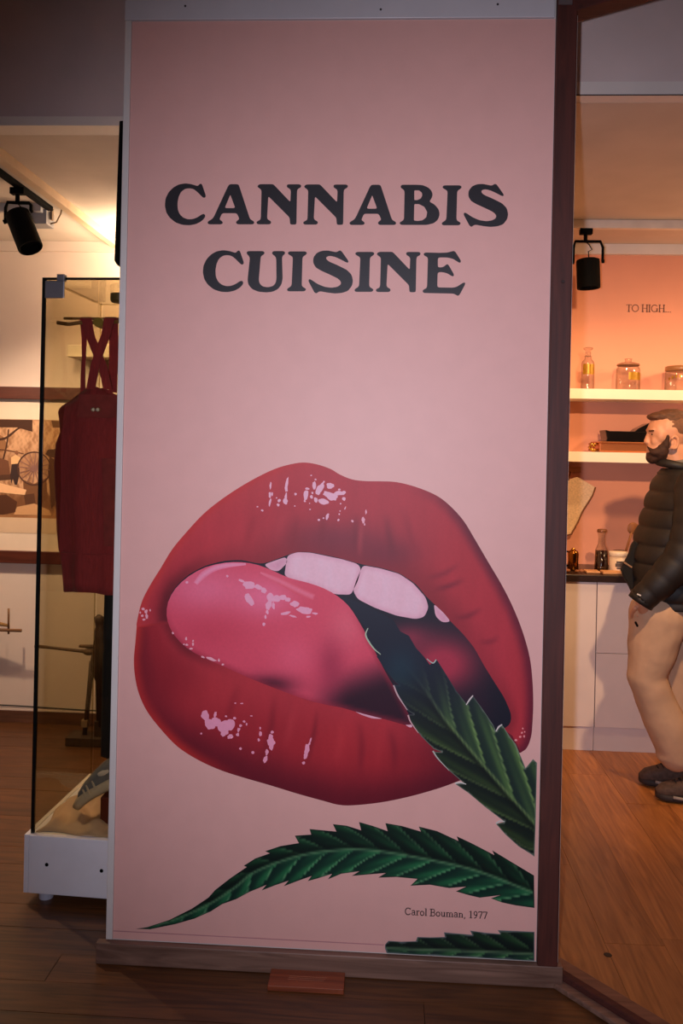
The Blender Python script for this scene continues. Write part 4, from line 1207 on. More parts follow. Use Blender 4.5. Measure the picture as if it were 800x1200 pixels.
# front straps cross, rear straps hang outside
strip([D(101, 373, -.055), D(105, 392, -.058), D(112, 410, -.062), D(120, 428, -.066), D(126, 456, -.07)], [.038, .034, .034, .032, .032], 'strap', dress, wine)
strip([D(128, 373, -.058), D(124, 392, -.061), D(117, 410, -.066), D(111, 428, -.07), D(106, 456, -.074)], [.038, .034, .034, .032, .032], 'strap', dress, wine)
strip([D(98, 373, .0), D(98.5, 395, .02), D(98, 420, .03), D(97, 438, .035), D(97, 460, .03)], [.03, .02, .014, .016, .02], 'strap', dress, wine)
strip([D(132, 373, .0), D(133, 395, .02), D(133, 420, .03), D(132, 438, .035), D(132, 460, .03)], [.036, .034, .034, .034, .03], 'strap', dress, wine)
strip([D(103, 372.5, -.053), D(100, 371.5, -.02), D(100, 372.5, .004)], [.04, .042, .034], 'strap_fold', dress, wine)
strip([D(128, 372.5, -.056), D(130, 371.5, -.02), D(131, 372.5, .004)], [.04, .042, .034], 'strap_fold', dress, wine)
# bib and its buttons, pocket
bib = [D(93, 462, -.074), D(150, 463, -.074), D(154, 490, -.082), D(91, 489, -.082)]
MB().slab(bib, (0, -0.005, 0)).build('bib', M('wine_bib', (136, 48, 56), 0.8, var=0.14, scale=30, bump=0.2), dress, bevel=0.001)
for bx_ in (109, 114.5):
    MB().lathe(D(bx_, 480, -.0875), [(0.008, 0), (0.008, 0.002), (0.005, 0.003)], 16, (0.5, -1, 0)).build('button', M('silver_button', (200, 190, 190), 0.25, 0.9), dress)
MB().slab([D(120, 537, -.1), D(160, 538, -.1), D(158, 640, -.1), D(122, 640, -.1)], (0, -0.004, 0)).build('pocket', M('wine_bib', (128, 34, 42)), dress, bevel=0.001)
hem = []
for k in range(73):
    t = math.pi + math.pi * k / 72
    a, b = at(73.2, 646, YD), at(160.5, 646, YD)
    c = (a + b) / 2; hw = (b.x - a.x) / 2
    hem.append(Vector((c.x + math.copysign(abs(math.cos(t)) ** 0.95, math.cos(t)) * hw * 1.01, YD + math.sin(t) * 0.101, c.z)))
MB().tube(hem, 0.0022, 5).build('hem_seam', wine, dress, smooth=True)

# hanger: wooden rods with a round knob, hung by a thread
hang = thing('clothes_hanger', 'thin wooden hanger rods with a round yellow end holding the burgundy dress', 'hanger', (D(115, 377).x, YD, D(115, 380).z))
hw_ = wood('hanger_wood', (120, 84, 44), (164, 122, 70), 'X', 0.5)
MB().tube([D(67, 378, -.03), D(80, 380, -.03), D(95, 378, -.02), D(140, 377, .0)], 0.007, 8).build('rod', hw_, hang, smooth=True)
MB().tube([D(75, 373, .02), D(100, 373.5, .02), D(160, 374, .02)], 0.005, 8).build('rod', hw_, hang, smooth=True)
MB().lathe(D(115, 377.5, -.03), [(0.0175, 0), (0.0185, -0.004), (0.0185, -0.05), (0.012, -0.055)], 22, (0, -1, 0)).build('dowel_end', M('yellow_wood', (150, 128, 52), 0.5), hang, smooth=False)
MB().tube([D(115, 374, .01), Vector((D(115, 374, .01).x, YD + 0.01, CTOP - 0.005))], 0.0008, 5).build('thread', M('thread', (190, 160, 120), 0.6), hang)
# dark trouser legs below the dress
trous = thing('dark_trousers', 'dark navy trouser legs hanging below the burgundy dress', 'trousers', (D(135, 883).x, YD, D(135, 883).z))
navy = M('navy_cloth', (22, 22, 28), 0.9, var=0.2, scale=20)
for x0, x1, dy in ((123, 146, 0.0), (147, 168, 0.01)):
    rr = []
    for i, py in enumerate((660, 700, 760, 820, 860, 884)):
        a, b = D(x0 - (py - 690) * 0.022, py), D(x1 - (py - 690) * 0.022, py)
        c = (a + b) / 2; hw2 = (b.x - a.x) / 2
        rr.append([Vector((c.x + math.cos(t) * hw2, YD + dy + math.sin(t) * 0.045 * (1 + .1 * math.sin(3 * t + i)), c.z)) for t in np.linspace(0, 2 * math.pi, 24, endpoint=False)])
    MB().loft(rr).build('trouser_leg', navy, trous, smooth=True)
MB().box((D(123, 660).x, YD - 0.03, D(130, 668).z), (D(168, 660).x, YD + 0.04, D(130, 640).z)).build('waist', navy, trous, bevel=0.01)

# beige cloth, sneaker and block on the case floor
cz = CZ1
linen = M('linen_cloth', (206, 176, 150), 0.9, var=0.08, scale=18, bump=0.25, bump_scale=260)
nx, ny = 46, 26
cv, cf = [], []
for j in range(ny):
    for i in range(nx):
        u, v = i / (nx - 1), j / (ny - 1)
        x = 0.030 + 0.52 * u + 0.012 * math.sin(v * 9)
        y_ = 0.024 + 0.37 * v + 0.010 * math.sin(u * 13)
        rise = sstep(0.05, 0.72, np.array(u)) * 0.19 * sstep(0.42, 0.88, np.array(v))
        bumpz = 0.016 * math.sin(u * 21 + v * 6) * math.sin(v * 8 + u * 4) + 0.010 * math.sin(u * 37 + 2 * v) * (1 - v)
        edge_ = min(u, 1 - u, v, 1 - v)
        h = (0.026 + float(rise) + bumpz) * float(sstep(0.0, 0.10, np.array(edge_)))
        p = cc(x, y_, cz + 0.003 + max(h, 0.0))
        cv.append(p)
for j in range(ny - 1):
    for i in range(nx - 1):
        cf.append((j * nx + i, j * nx + i + 1, (j + 1) * nx + i + 1, (j + 1) * nx + i))
clo = MB().add(cv, cf).build('linen_cloth', linen, smooth=True)
md = clo.modifiers.new('t', 'SOLIDIFY'); md.thickness = 0.004; md.offset = -1
tag(clo, 'crumpled beige cloth on the floor of the glass case', 'cloth')
_b0, _b1 = at(117.5, 962, 2.91), at(165, 936, 2.91)
tag(MB().box((_b0.x, 2.905, cz + 0.012), (_b1.x, 2.985, _b1.z)).build('wooden_block', M('mahogany_block', (92, 34, 22), 0.45), bevel=0.003),
    'reddish brown block under the grey sneaker in the glass case', 'wooden block')
YS = 2.95
def S(px, py, dy=0.0): return at(px, py, YS + dy)
shoe = thing('grey_sneaker', 'grey sneaker with pale stripes propped toe-down on the beige cloth', 'shoe', S(110, 948))
def shoe_mesh(line, name, mat, parent, widths, hts):
    """loft of rounded sections along a line; hts: (below, above)"""
    rr = []
    n = len(line)
    for i in range(n):
        d = (Vector(line[min(i + 1, n - 1)]) - Vector(line[max(i - 1, 0)])).normalized()
        nrm = Vector((-d.z, 0, d.x))
        if nrm.z < 0: nrm = -nrm
        ring = []
        for k in range(20):
            t = 2 * math.pi * k / 20
            s_ = math.sin(t); c_ = math.cos(t)
            h = hts[i][1] if s_ > 0 else hts[i][0]
            ring.append(Vector(line[i]) + Vector((0, 1, 0)) * widths[i] * math.copysign(abs(c_) ** 0.7, c_) + nrm * h * math.copysign(abs(s_) ** 0.8, s_))
        rr.append(ring)
    return MB().loft(rr).build(name, mat, parent, smooth=True)
ln_ = [S(91, 946), S(95, 938), S(102, 930), S(112, 923), S(124, 917), S(140, 910), S(156, 904), S(166, 901)]
shoe_mesh(ln_, 'sole', M('sole_white', (206, 190, 170), 0.6), shoe, [.02, .038, .045, .045, .04, .04, .036, .02], [(.012, .018), (.02, .018), (.026, .018), (.028, .018), (.028, .018), (.03, .018), (.03, .018), (.02, .012)])
ln2 = [S(93, 938), S(97, 928), S(104, 920), S(114, 912), S(126, 904), S(141, 898), S(157, 892), S(165, 890)]
shoe_mesh(ln2, 'upper', M('suede_grey', (112, 114, 122), 0.9, var=0.12, scale=60), shoe, [.016, .034, .04, .04, .037, .037, .034, .02], [(.02, .006), (.025, .012), (.03, .018), (.03, .026), (.03, .036), (.03, .045), (.03, .05), (.02, .04)])
for a, b in (((97, 925), (101, 935)), ((101, 920), (105, 931)), ((108, 915), (112, 926))):
    MB().tube([S(a[0], a[1], -.036), S(b[0], b[1], -.047)], 0.004, 6).build('stripe', M('sole_white', (206, 190, 170)), shoe)
MB().ball(S(124, 903, -.01), (.05, .03, .018), rot=Matrix.Rotation(-0.45, 3, 'Y')).build('tongue', M('lace_white', (214, 204, 196), 0.8), shoe, smooth=True)
for a in ((112, 908), (118, 904), (124, 900)):
    MB().tube([S(a[0], a[1], -.03), S(a[0] + 2, a[1] - 5, 0), S(a[0] + 3, a[1] - 4, .03)], 0.004, 6).build('lace', M('lace_white', (214, 204, 196), 0.8), shoe)

# ================================================================== KITCHEN
cab_white = M('cabinet_white', (228, 216, 214), 0.42, var=0.02)
YC = 4.60
shadow_gap = M('dark_gap', (46, 34, 32), 0.8)
zc0, zc1, zct = at(680, 851.5, YC).z, at(680, 681, YC).z, at(680, 673, YC).z
seam = 0.5 * (at(700, 683, YC).x + at(695.5, 850, YC).x)
units = [(0.60, seam - 0.0015), (seam + 0.0015, seam + 0.60), (seam + 0.603, seam + 1.2), (seam + 1.203, seam + 1.8)]
labs = ['white base cabinet with one tall plain door beside the dark door post', 'white base cabinet with two deep drawers behind the visitor',
        'white base cabinet with one plain door at the right end of the counter', 'white base cabinet at the far right end of the counter']
zsplit = at(720, 766, YC).z
for i, (x0, x1) in enumerate(units):
    if i > 2: break
    k_ = thing('base_cabinet', labs[i], 'cabinet', ((x0 + x1) / 2, YC + 0.22, 0), 'white base cabinets under the counter')
    MB().box((x0, YC + 0.021, zc0), (x1, 5.045, zc1 - 0.002)).build('body', cab_white, k_)
    MB().box((x0, YC + 0.012, 0.0), (x1, YC + 0.03, zc0 - 0.004)).build('plinth', cab_white, k_)
    if i == 0 or i == 2:
        MB().box((x0 + 0.001, YC, zc0), (x1 - 0.001, YC + 0.02, zc1 - 0.004)).build('door', cab_white, k_, bevel=0.0012)
    else:
        MB().box((x0 + 0.001, YC, zc0), (x1 - 0.001, YC + 0.02, zsplit - 0.0015)).build('drawer_front', cab_white, k_, bevel=0.0012)
        MB().box((x0 + 0.001, YC, zsplit + 0.0015), (x1 - 0.001, YC + 0.02, zc1 - 0.004)).build('drawer_front', cab_white, k_, bevel=0.0012)
ctop = tag(MB().box((0.56, YC - 0.02, zc1 - 0.001), (2.62, 5.046, zct)).build('worktop', M('worktop_dark', (44, 32, 30), 0.3, var=0.2, scale=40), bevel=0.003),
           'dark worktop running over the white base cabinets', 'worktop')
CT = zct
# shelves
YSH = 4.80
shelf_white = M('shelf_white', (240, 228, 208), 0.45, var=0.02)
sz = []
for (pt, pb_, lab) in ((455.5, 467.5, 'upper white wall shelf carrying the glass jars'), (529.5, 541.5, 'lower white wall shelf carrying the copper pan')):
    z1, z0 = at(690, pt, YSH).z, at(690, pb_, YSH).z
    tag(MB().box((0.545, YSH, z0), (2.9, 5.047, z1)).build('wall_shelf', shelf_white, bevel=0.002), lab, 'shelf', 'white kitchen wall shelves')
    sz.append(z1)
# track with its spot
yk = 4.53
kz0 = at(735, 268.5, yk).z
tag(MB().box((0.56, yk - 0.018, kz0), (3.2, yk + 0.018, 2.801)).build('lighting_track', M('track_white', (226, 214, 200), 0.5), bevel=0.002),
    'white lighting track across the kitchen ceiling', 'track')
kt = at(686, 268.5, yk)
track_spot('black track spotlight pointing down in front of the peach kitchen wall', Vector((kt.x, yk, kz0)), at(688.5, 303.5, yk), at(689.5, 338, yk), 0.060, 0.076)
# a second spot on a drop rod in the near room, above the picture: throws the visitor's shadow
track_spot('black spotlight on a drop rod above the kitchen opening', Vector((1.12, 2.50, 2.70)), (1.12, 2.50, 2.60), (1.125, 2.53, 2.535), 0.05, 0.06)
tag(MB().tube([(1.12, 2.50, 2.70), (1.12, 2.50, 3.30)], 0.008, 8).build('drop_rod', black), 'black rod holding the spotlight above the opening', 'rod')
# wall lettering
tp0, tp1 = at(733.5, 365, 5.0485), at(786.5, 366.3, 5.0485)
letb = bpy.data.objects.new('wall_lettering', None)
COL.objects.link(letb); letb.location = tp0; ORG['wall_lettering'] = Vector(tp0)
tag(letb, 'thin dark serif words TO HIGH on the peach wall', 'lettering')
write('TO HIGH...', tp0.x, (tp0.z + tp1.z) / 2, 0.043, 5.0475, M('wall_letter_brown', (66, 34, 26), 0.6), letb, 'letter', tp1.x - tp0.x)

# jars
clear = glass('jar_glass', (0.90, 0.90, 0.89), refl=0.08, rough=0.02, rim=(0.30, 0.28, 0.26))
gold = M('gold_label', (166, 122, 30), 0.35, 0.4, var=0.25, scale=40)
def jar(label, px0, px1, pyt, pyb, Y, zbase, prof, lab=None, extra=None):
    a, b = at(px0, pyb, Y), at(px1, pyb, Y)
    c = Vector(((a.x + b.x) / 2, Y, zbase))
    R = (b.x - a.x) / 2
    Hh = at(px0, pyt, Y).z - at(px0, pyb, Y).z
    t = thing('glass_jar', label, 'jar', c, 'glass jars on the upper shelf')
    outer = [(r * R, h * Hh) for r, h in prof]
    inner = [(max(r * R - 0.003, 0.001), max(h * Hh, 0.004)) for r, h in prof[1:]][::-1]
    MB().lathe(c, outer, 32).build('glass_body', clear, t, smooth=True)
    if lab:
        z0, z1, a0, a1 = lab
        mb = MB()
        n = 12
        rr = R * 1.012
        for i in range(n + 1):
            an = math.radians(a0 + (a1 - a0) * i / n)
            for z in (z0, z1):
                mb.v.append(c + Vector((rr * math.sin(an), -rr * math.cos(an), z * Hh)))
        mb.f = [(2 * i, 2 * i + 2, 2 * i + 3, 2 * i + 1) for i in range(n)]
        mb.build('paper_label', gold, t, smooth=True)
    if extra: extra(t, c, R, Hh)
    return t
zj = sz[0] + 0.0005
def bottle_stop(t, c, R, Hh):
    MB().lathe(c + Vector((0, 0, Hh * 0.78)), [(R * .4, 0), (R * .45, .1 * Hh), (R * .25, .12 * Hh), (R * .7, .17 * Hh), (R * .75, .20 * Hh), (R * .2, .22 * Hh)], 24).build('stopper', clear, t, smooth=True)
jar('tall glass apothecary bottle with gold label beside the dark post', 680.5, 695.5, 405, 455.5, 4.92, zj,
    [(.9, 0), (1, .02), (1, .60), (.92, .66), (.6, .71), (.5, .74), (.55, .79)], (.36, .60, -60, 62), bottle_stop)
def jar_lid(t, c, R, Hh):
    MB().lathe(c + Vector((0, 0, Hh * 0.80)), [(R * .92, 0), (R * .95, .03 * Hh), (R * .6, .08 * Hh), (R * .25, .10 * Hh), (R * .3, .17 * Hh), (R * .32, .2 * Hh), (R * .05, .21 * Hh)], 28).build('lid', clear, t, smooth=True)
    MB().lathe(c + Vector((0, 0, Hh * 0.775)), [(R * .9, 0), (R * .96, .01 * Hh), (R * .96, .03 * Hh), (R * .88, .04 * Hh)], 28).build('lid_rim', M('brown_rim', (120, 74, 44), 0.4), t, smooth=True)
jar('wide glass storage jar with knobbed lid and gold label on the upper shelf', 721.5, 749, 419, 456.5, 4.92, zj,
    [(.93, 0), (1, .03), (1, .66), (.93, .72), (.85, .75), (.87, .79)], (.32, .56, -12, 78), jar_lid)
def flat_lid(t, c, R, Hh):
    MB().lathe(c + Vector((0, 0, Hh * 0.80)), [(R * .97, 0), (R * 1.0, .02 * Hh), (R * 1.0, .16 * Hh), (R * .9, .19 * Hh)], 28).build('lid', M('smoky_lid', (160, 110, 70), 0.3), t, smooth=True)
    for k in range(6):
        an = math.radians(-62 + k * 14)
        h = .40 + .16 * math.sin((k + 1) * 0.45)
        MB().obox(c + Vector((R * 1.01 * math.sin(an), -R * 1.01 * math.cos(an), Hh * h)), ((math.cos(an), math.sin(an), 0), (-math.sin(an), math.cos(an), 0), (0, 0, 1)), (.005, .0006, .008)).build('gold_mark', gold, t)
jar('squat glass jar with curved gold lettering at the right picture edge', 779, 815, 427, 457, 4.92, zj,
    [(.93, 0), (1, .03), (1, .72), (.95, .78), (.92, .82)], None, flat_lid)

# copper pan with a dark lid on the lower shelf
zl = sz[1] + 0.0005
c0, c1 = at(701, 529, 4.86), at(775, 529, 4.86)
pan = thing('copper_pan', 'long copper pan with brass end under a black lid on the lower shelf', 'pan', ((c0.x + c1.x) / 2, 4.9, zl))
copper = M('copper', (214, 138, 92), 0.25, 0.8, var=0.06)
brass = M('brass', (196, 142, 66), 0.25, 1.0, var=0.06)
hh = at(701, 517, 4.86).z - at(701, 529.5, 4.86).z
MB().box((c0.x, 4.845, zl), (c1.x, 5.02, zl + hh)).build('pan_body', copper, pan, bevel=0.008)
MB().box((c0.x - 0.004, 4.838, zl + hh * 0.82), (c1.x + 0.004, 5.026, zl + hh)).build('rim', copper, pan, bevel=0.004)
for s in (0.2, 0.75):
    MB().tube([(c0.x, 4.87, zl + hh * s), (c0.x - 0.03, 4.88, zl + hh * s), (c0.x - 0.035, 4.93, zl + hh * s), (c0.x, 4.94, zl + hh * s)], 0.006, 8).build('handle', brass, pan, smooth=True)
gl_black = M('gloss_black', (20, 16, 16), 0.12, var=0.1)
l0, l1 = at(709, 517, 4.88), at(775, 517, 4.88)
zk = zl + hh
ht = at(709, 504, 4.88).z - at(709, 517, 4.88).z
MB().slab([(l0.x, 4.86, zk), (l1.x, 4.86, zk), (l1.x, 4.86, zk + ht * 0.95), (l0.x + 0.02, 4.86, zk + ht * 0.95), (l0.x - 0.006, 4.86, zk + ht * 1.05), (l0.x + 0.004, 4.86, zk + ht * 0.3)], (0, 0.14, 0)).build('lid', gl_black, pan, bevel=0.004)
MB().slab([at(735, 513, 4.865), at(775, 513, 4.865), at(775, 494, 4.865), at(760, 496, 4.865), at(748, 502, 4.865)], (0, 0.12, 0)).build('lid_flap', gl_black, pan, bevel=0.004)
tag(MB().tube([at(697, 524, 4.86) + Vector((0, 0, 0)), at(692.5, 519.5, 4.86), at(690.5, 524, 4.86), at(694, 528, 4.86), at(698, 527, 4.86)], 0.009, 8).build('brass_ring', brass, smooth=True),
    'small brass ring handle lying at the left end of the lower shelf', 'ring')
dbt = at(665.5, 529, 4.9)
bt = thing('dark_bottle', 'slim dark bottle on the lower shelf beside the post', 'bottle', (dbt.x - 0.012, 4.9, zl))
MB().lathe((dbt.x - 0.018, 4.9, zl), [(.017, 0), (.018, .01), (.018, .09), (.008, .115), (.008, .14)], 20).build('body', M('dark_glass', (34, 20, 14), 0.15), bt, smooth=True)
MB().lathe((dbt.x - 0.018, 4.9, zl + .14), [(.010, 0), (.010, .012)], 16).build('cap', black, bt)

# peg rail and hanging cloth under the lower shelf
r0, r1 = at(655, 553, 5.02), at(681, 547, 5.02)
tag(MB().box((r0.x, 5.02, r0.z), (r1.x, 5.048, r1.z)).build('peg_rail', wood('rail_wood', (150, 92, 56), (186, 124, 80), 'X', 0.5), bevel=0.003),
    'short wooden peg rail under the lower shelf beside the post', 'rail')
cp = [at(664, 562, 5.0), at(676.5, 559, 5.0), at(697.5, 571, 5.0), at(693, 582, 5.0), at(683, 598, 5.0), at(677, 612, 5.0), at(669, 626, 5.0), at(655, 628, 5.0), at(650, 600, 5.0), at(655, 570, 5.0)]
hc = thing('hanging_cloth', 'speckled beige hemp cloth hanging on the peach wall beside the post', 'cloth', at(672, 628, 5.0))
MB().slab(cp, (0, 0.006, 0)).build('cloth', M('hemp_cloth', (226, 194, 158), 0.9, var=0.16, scale=90, bump=0.3), hc, bevel=0.001)
MB().tube([at(697.5, 571, 4.997), at(694, 581, 4.995), at(683, 598, 4.996), at(677, 612, 4.996), at(669, 626, 4.996), at(655, 629, 4.997)], 0.0045, 6).build('hem', M('hem_brown', (122, 78, 48), 0.8), hc, smooth=True)
MB().tube([at(668, 553, 5.015), at(667, 558, 5.0), at(666, 563, 4.998)], 0.004, 6).build('loop', M('hem_brown', (122, 78, 48)), hc, smooth=True)

# things on the worktop
YW = 4.76
zc = CT + 0.0005
def wt(px): return at(px, 668, YW).x
g0 = thing('coffee_grinder', 'small polished brass pot with a side handle on the worktop beside the post', 'pot', (wt(670), YW, zc))
MB().lathe((wt(671), YW, zc), [(.026, 0), (.03, .006), (.028, .05), (.03, .09), (.026, .105), (.012, .112)], 24).build('body', M('dark_brass', (150, 96, 40), 0.2, 1.0), g0, smooth=True)
MB().tube([(wt(666), YW, zc + .10), (wt(660), YW, zc + .105), (wt(657), YW, zc + .07), (wt(659), YW, zc + .03), (wt(666), YW, zc + .02)], 0.005, 8).build('handle', M('iron_handle', (50, 34, 28), 0.4, 0.6), g0, smooth=True)
MB().lathe((wt(671), YW, zc + .108), [(.012, 0), (.012, .008), (.005, .014)], 16).build('lid_knob', brass, g0, smooth=True)
cf_ = thing('glass_carafe', 'glass carafe half filled with dark liquid on the worktop', 'carafe', (wt(704), YW, zc))
CR, CH = (wt(712) - wt(696)) / 2, at(704, 620.5, YW).z - zc
MB().lathe((wt(704), YW, zc), [(CR * .96, 0), (CR, .01), (CR * .9, CH * .50), (CR * .5, CH * .66), (CR * .46, CH * .8), (CR * .62, CH * .96), (CR * .64, CH)], 28).build('glass_body', clear, cf_, smooth=True)
MB().lathe((wt(704), YW, zc + .003), [(CR * .9, 0), (CR * .95, .008), (CR * .86, CH * .48)], 28).build('liquid', M('dark_tea', (40, 14, 8), 0.15), cf_, smooth=True)
MB().lathe((wt(704), YW, zc + CH * .93), [(CR * .66, 0), (CR * .68, CH * .02), (CR * .68, CH * .06), (CR * .6, CH * .08)], 24).build('rim', M('brown_rim', (120, 74, 44)), cf_, smooth=True)
tb = thing('ceramic_tub', 'white lidded tub with a dark oval label on the worktop', 'tub', (wt(722), YW - .03, zc))
TR = (wt(732.5) - wt(711)) / 2; TH = at(722, 644.5, YW).z - zc
MB().lathe((wt(722), YW - .03, zc), [(TR * .92, 0), (TR * .97, .006), (TR * .95, TH * .74)], 28).build('body', M('tub_ivory', (232, 206, 176), 0.35), tb, smooth=True)
MB().lathe((wt(722), YW - .03, zc + TH * .74), [(TR * .96, 0), (TR * 1.03, .004), (TR * 1.03, TH * .18), (TR * .98, TH * .22)], 28).build('lid', M('tub_lid', (240, 222, 196), 0.35), tb, smooth=True)
for (dx, dz_, w_, h_) in ((0, .50, .55, .10), (0, .36, .7, .16), (0, .22, .5, .08)):
    mb = MB()
    for i in range(9):
        an = math.radians(-45 * w_ + 90 * w_ * i / 8)
        for z in (dz_ - h_ / 2, dz_ + h_ / 2):
            mb.v.append(Vector((wt(722) + TR * .985 * math.sin(an), YW - .03 - TR * .985 * math.cos(an), zc + TH * z)))
    mb.f = [(2 * i, 2 * i + 2, 2 * i + 3, 2 * i + 1) for i in range(8)]
    mb.build('label_print', M('label_ink', (84, 72, 66), 0.5), tb, smooth=True)
trn = []
for (x0, x1, y0, y1, h_, lab) in ((681, 697, 4.64, 4.72, .012, 'small wooden board on the worktop left of the carafe'), (699, 748, 4.62, 4.70, .014, 'long pale wooden board at the front of the worktop before the tub')):
    tag(MB().box((wt(x0), y0, zc), (wt(x1), y1, zc + h_)).build('wooden_board', wood('board_wood', (190, 130, 80), (222, 166, 112), 'X', 0.5), bevel=0.004), lab, 'board')
for (px, py, rr_, nl) in ((665, 665, .012, 'brown nut nearest the door post on the worktop'), (676, 664, .010, 'smallest brown nut, middle one of three on the worktop'), (681, 663, .012, 'brown nut next to the small wooden board on the worktop')):
    p = at(px, py, 4.66)
    tag(MB().ball((p.x, 4.66, zc + rr_ * .8), (rr_ * 1.3, rr_, rr_ * .8)).build('nut', M('nut_brown', (150, 90, 50), 0.6), smooth=True), nl, 'nut', 'nuts on the worktop')
hold = thing('spoon_holder', 'dark cup holding wooden spoons behind the white tub', 'cup', (wt(731), YW + .09, zc))
MB().lathe((wt(731), YW + .09, zc), [(.034, 0), (.036, .01), (.038, .10), (.036, .105), (.033, .10)], 24).build('cup', M('cup_dark', (60, 40, 32), 0.4), hold, smooth=True)
spw = wood('spoon_wood', (150, 90, 46), (186, 122, 68), 'Z', 0.5)
def spoon(label, bx_, by_, tx, ty, w_):
    a, b = at(bx_, by_, YW + .09), at(tx, ty, YW + .09)
    s_ = thing('wooden_spoon', label, 'spoon', a, 'wooden spoons in the cup')
    MB().tube([a, b], 0.006, 8).build('handle', spw, s_, smooth=True)
    d = (b - a).normalized()
    MB().ball(b + d * 0.02, (w_, 0.008, 0.034), rot=Vector((0, 0, 1)).rotation_difference(d).to_matrix()).build('bowl', spw, s_, smooth=True)
spoon('dark wooden spoon with a broad round bowl standing upright on the worktop', 728.5, 660, 740, 623, .030)
spoon('paler wooden spoon leaning right behind the visitor', 734, 660, 756, 615, .024)

# ================================================================== VISITOR
YV = 4.06
person = thing('person', 'bearded man in dark puffer jacket and beige trousers, hand in pocket, facing left', 'person', (at(800, 930, YV).x, YV, 0))
def V(px, py, dy=0.0): return at(px, py, YV + dy)
skin = M('skin', (206, 148, 116), 0.5, var=0.06, scale=30)
hairm = M('hair_brown', (92, 58, 38), 0.7, var=0.3, scale=60, bump=0.6, stretch=(1, 1, 3))
beardm = M('beard_brown', (58, 32, 20), 0.8, var=0.3, scale=90, bump=0.6)
puff = M('puffer_black', (25, 20, 19), 0.6, var=0.15, scale=14, bump=0.25, bump_scale=40)
knit = M('collar_grey', (120, 110, 104), 0.9, bump=0.4, scale=80)
chino = M('beige_trousers', (196, 160, 132), 0.85, var=0.06, scale=14, bump=0.35, bump_scale=14)
mm = 0.00400
# head and neck: one surface
h = MB()
h.ball(V(785, 504), (0.100, 0.076, 0.098))
h.ball(V(770, 506), (0.046, 0.064, 0.062))
h.ball(V(772, 526), (0.058, 0.056, 0.058))
h.ball(V(764.5, 534), (0.028, 0.034, 0.026))
h.capsule(V(760.5, 507), 0.010, V(757.2, 517.5), 0.0135)
h.ball(V(758.2, 518.3, -0.010), (0.009, 0.009, 0.008)); h.ball(V(758.2, 518.3, 0.010), (0.009, 0.009, 0.008))
h.ball(V(761.5, 504), (0.014, 0.055, 0.010))
h.ball(V(759.3, 525.5), (0.010, 0.022, 0.005)); h.ball(V(759.8, 528.7), (0.010, 0.020, 0.006))
for s in (-1, 1):
    h.ball(V(771, 517, 0.032 * s), (0.034, 0.022, 0.030))
    h.ball(V(776, 510, 0.050 * s), (0.030, 0.020, 0.034))
h.capsule(V(789, 528), 0.060, V(797, 556), 0.066)
h.build('head', skin, person, smooth=True, remesh=0.005, relax=5)
for s in (-1, 1):
    e = MB()
    for k in range(14):
        t = math.radians(-110 + 250 * k / 13)
        e.ball(V(789.5, 518.5, s * 0.080) + Vector((0.016 * math.cos(t), s * 0.008, 0.028 * math.sin(t))), 0.0065, 8, 6)
    e.ball(V(788.5, 519, s * 0.078), (0.012, 0.008, 0.022))
    e.ball(V(786.5, 525, s * 0.079), (0.008, 0.007, 0.010))
    e.build('ear', skin, person, smooth=True, remesh=0.0035, relax=3)
    MB().ball(V(764.8, 509, s * 0.031), (0.0085, 0.010, 0.0060)).build('eye', M('eye_dark', (48, 34, 28), 0.2), person, smooth=True)
    MB().capsule(V(760.8, 505.0, s * 0.022), 0.0045, V(765.5, 504.5, s * 0.056), 0.0035).build('eyebrow', hairm, person, smooth=True)
# hair
hr = MB()
hr.ball(V(788, 494), (0.096, 0.070, 0.052))
hr.ball(V(774, 488.5), (0.056, 0.060, 0.026))
hr.ball(V(765.5, 489.5), (0.031, 0.052, 0.015), rot=Matrix.Rotation(0.25, 3, 'Y'))
hr.ball(V(786, 486), (0.066, 0.060, 0.028))
hr.build('hair', hairm, person, smooth=True, remesh=0.005, relax=3)
MB().ball(V(791, 501), (0.100, 0.0785, 0.074)).build('faded_sides', M('hair_fade', (116, 78, 56), 0.8, var=0.2, scale=120), person, smooth=True)
# beard
bd = MB()
bd.ball(V(764.5, 536.0), (0.031, 0.042, 0.031))
bd.ball(V(772, 533.0), (0.038, 0.060, 0.034))
bd.ball(V(760.3, 532), (0.013, 0.030, 0.011))
for s in (-1, 1):
    bd.ball(V(770, 530, s * 0.040), (0.034, 0.024, 0.020))
    bd.ball(V(776, 528, s * 0.046), (0.030, 0.025, 0.034))
    bd.ball(V(779.5, 521, s * 0.052), (0.018, 0.024, 0.034))
    bd.ball(V(781.5, 514, s * 0.058), (0.010, 0.020, 0.024))
    bd.capsule(V(758.8, 523.3, s * 0.005), 0.0055, V(763, 528, s * 0.034), 0.010)
bd.build('beard', beardm, person, smooth=True, remesh=0.005, relax=2)
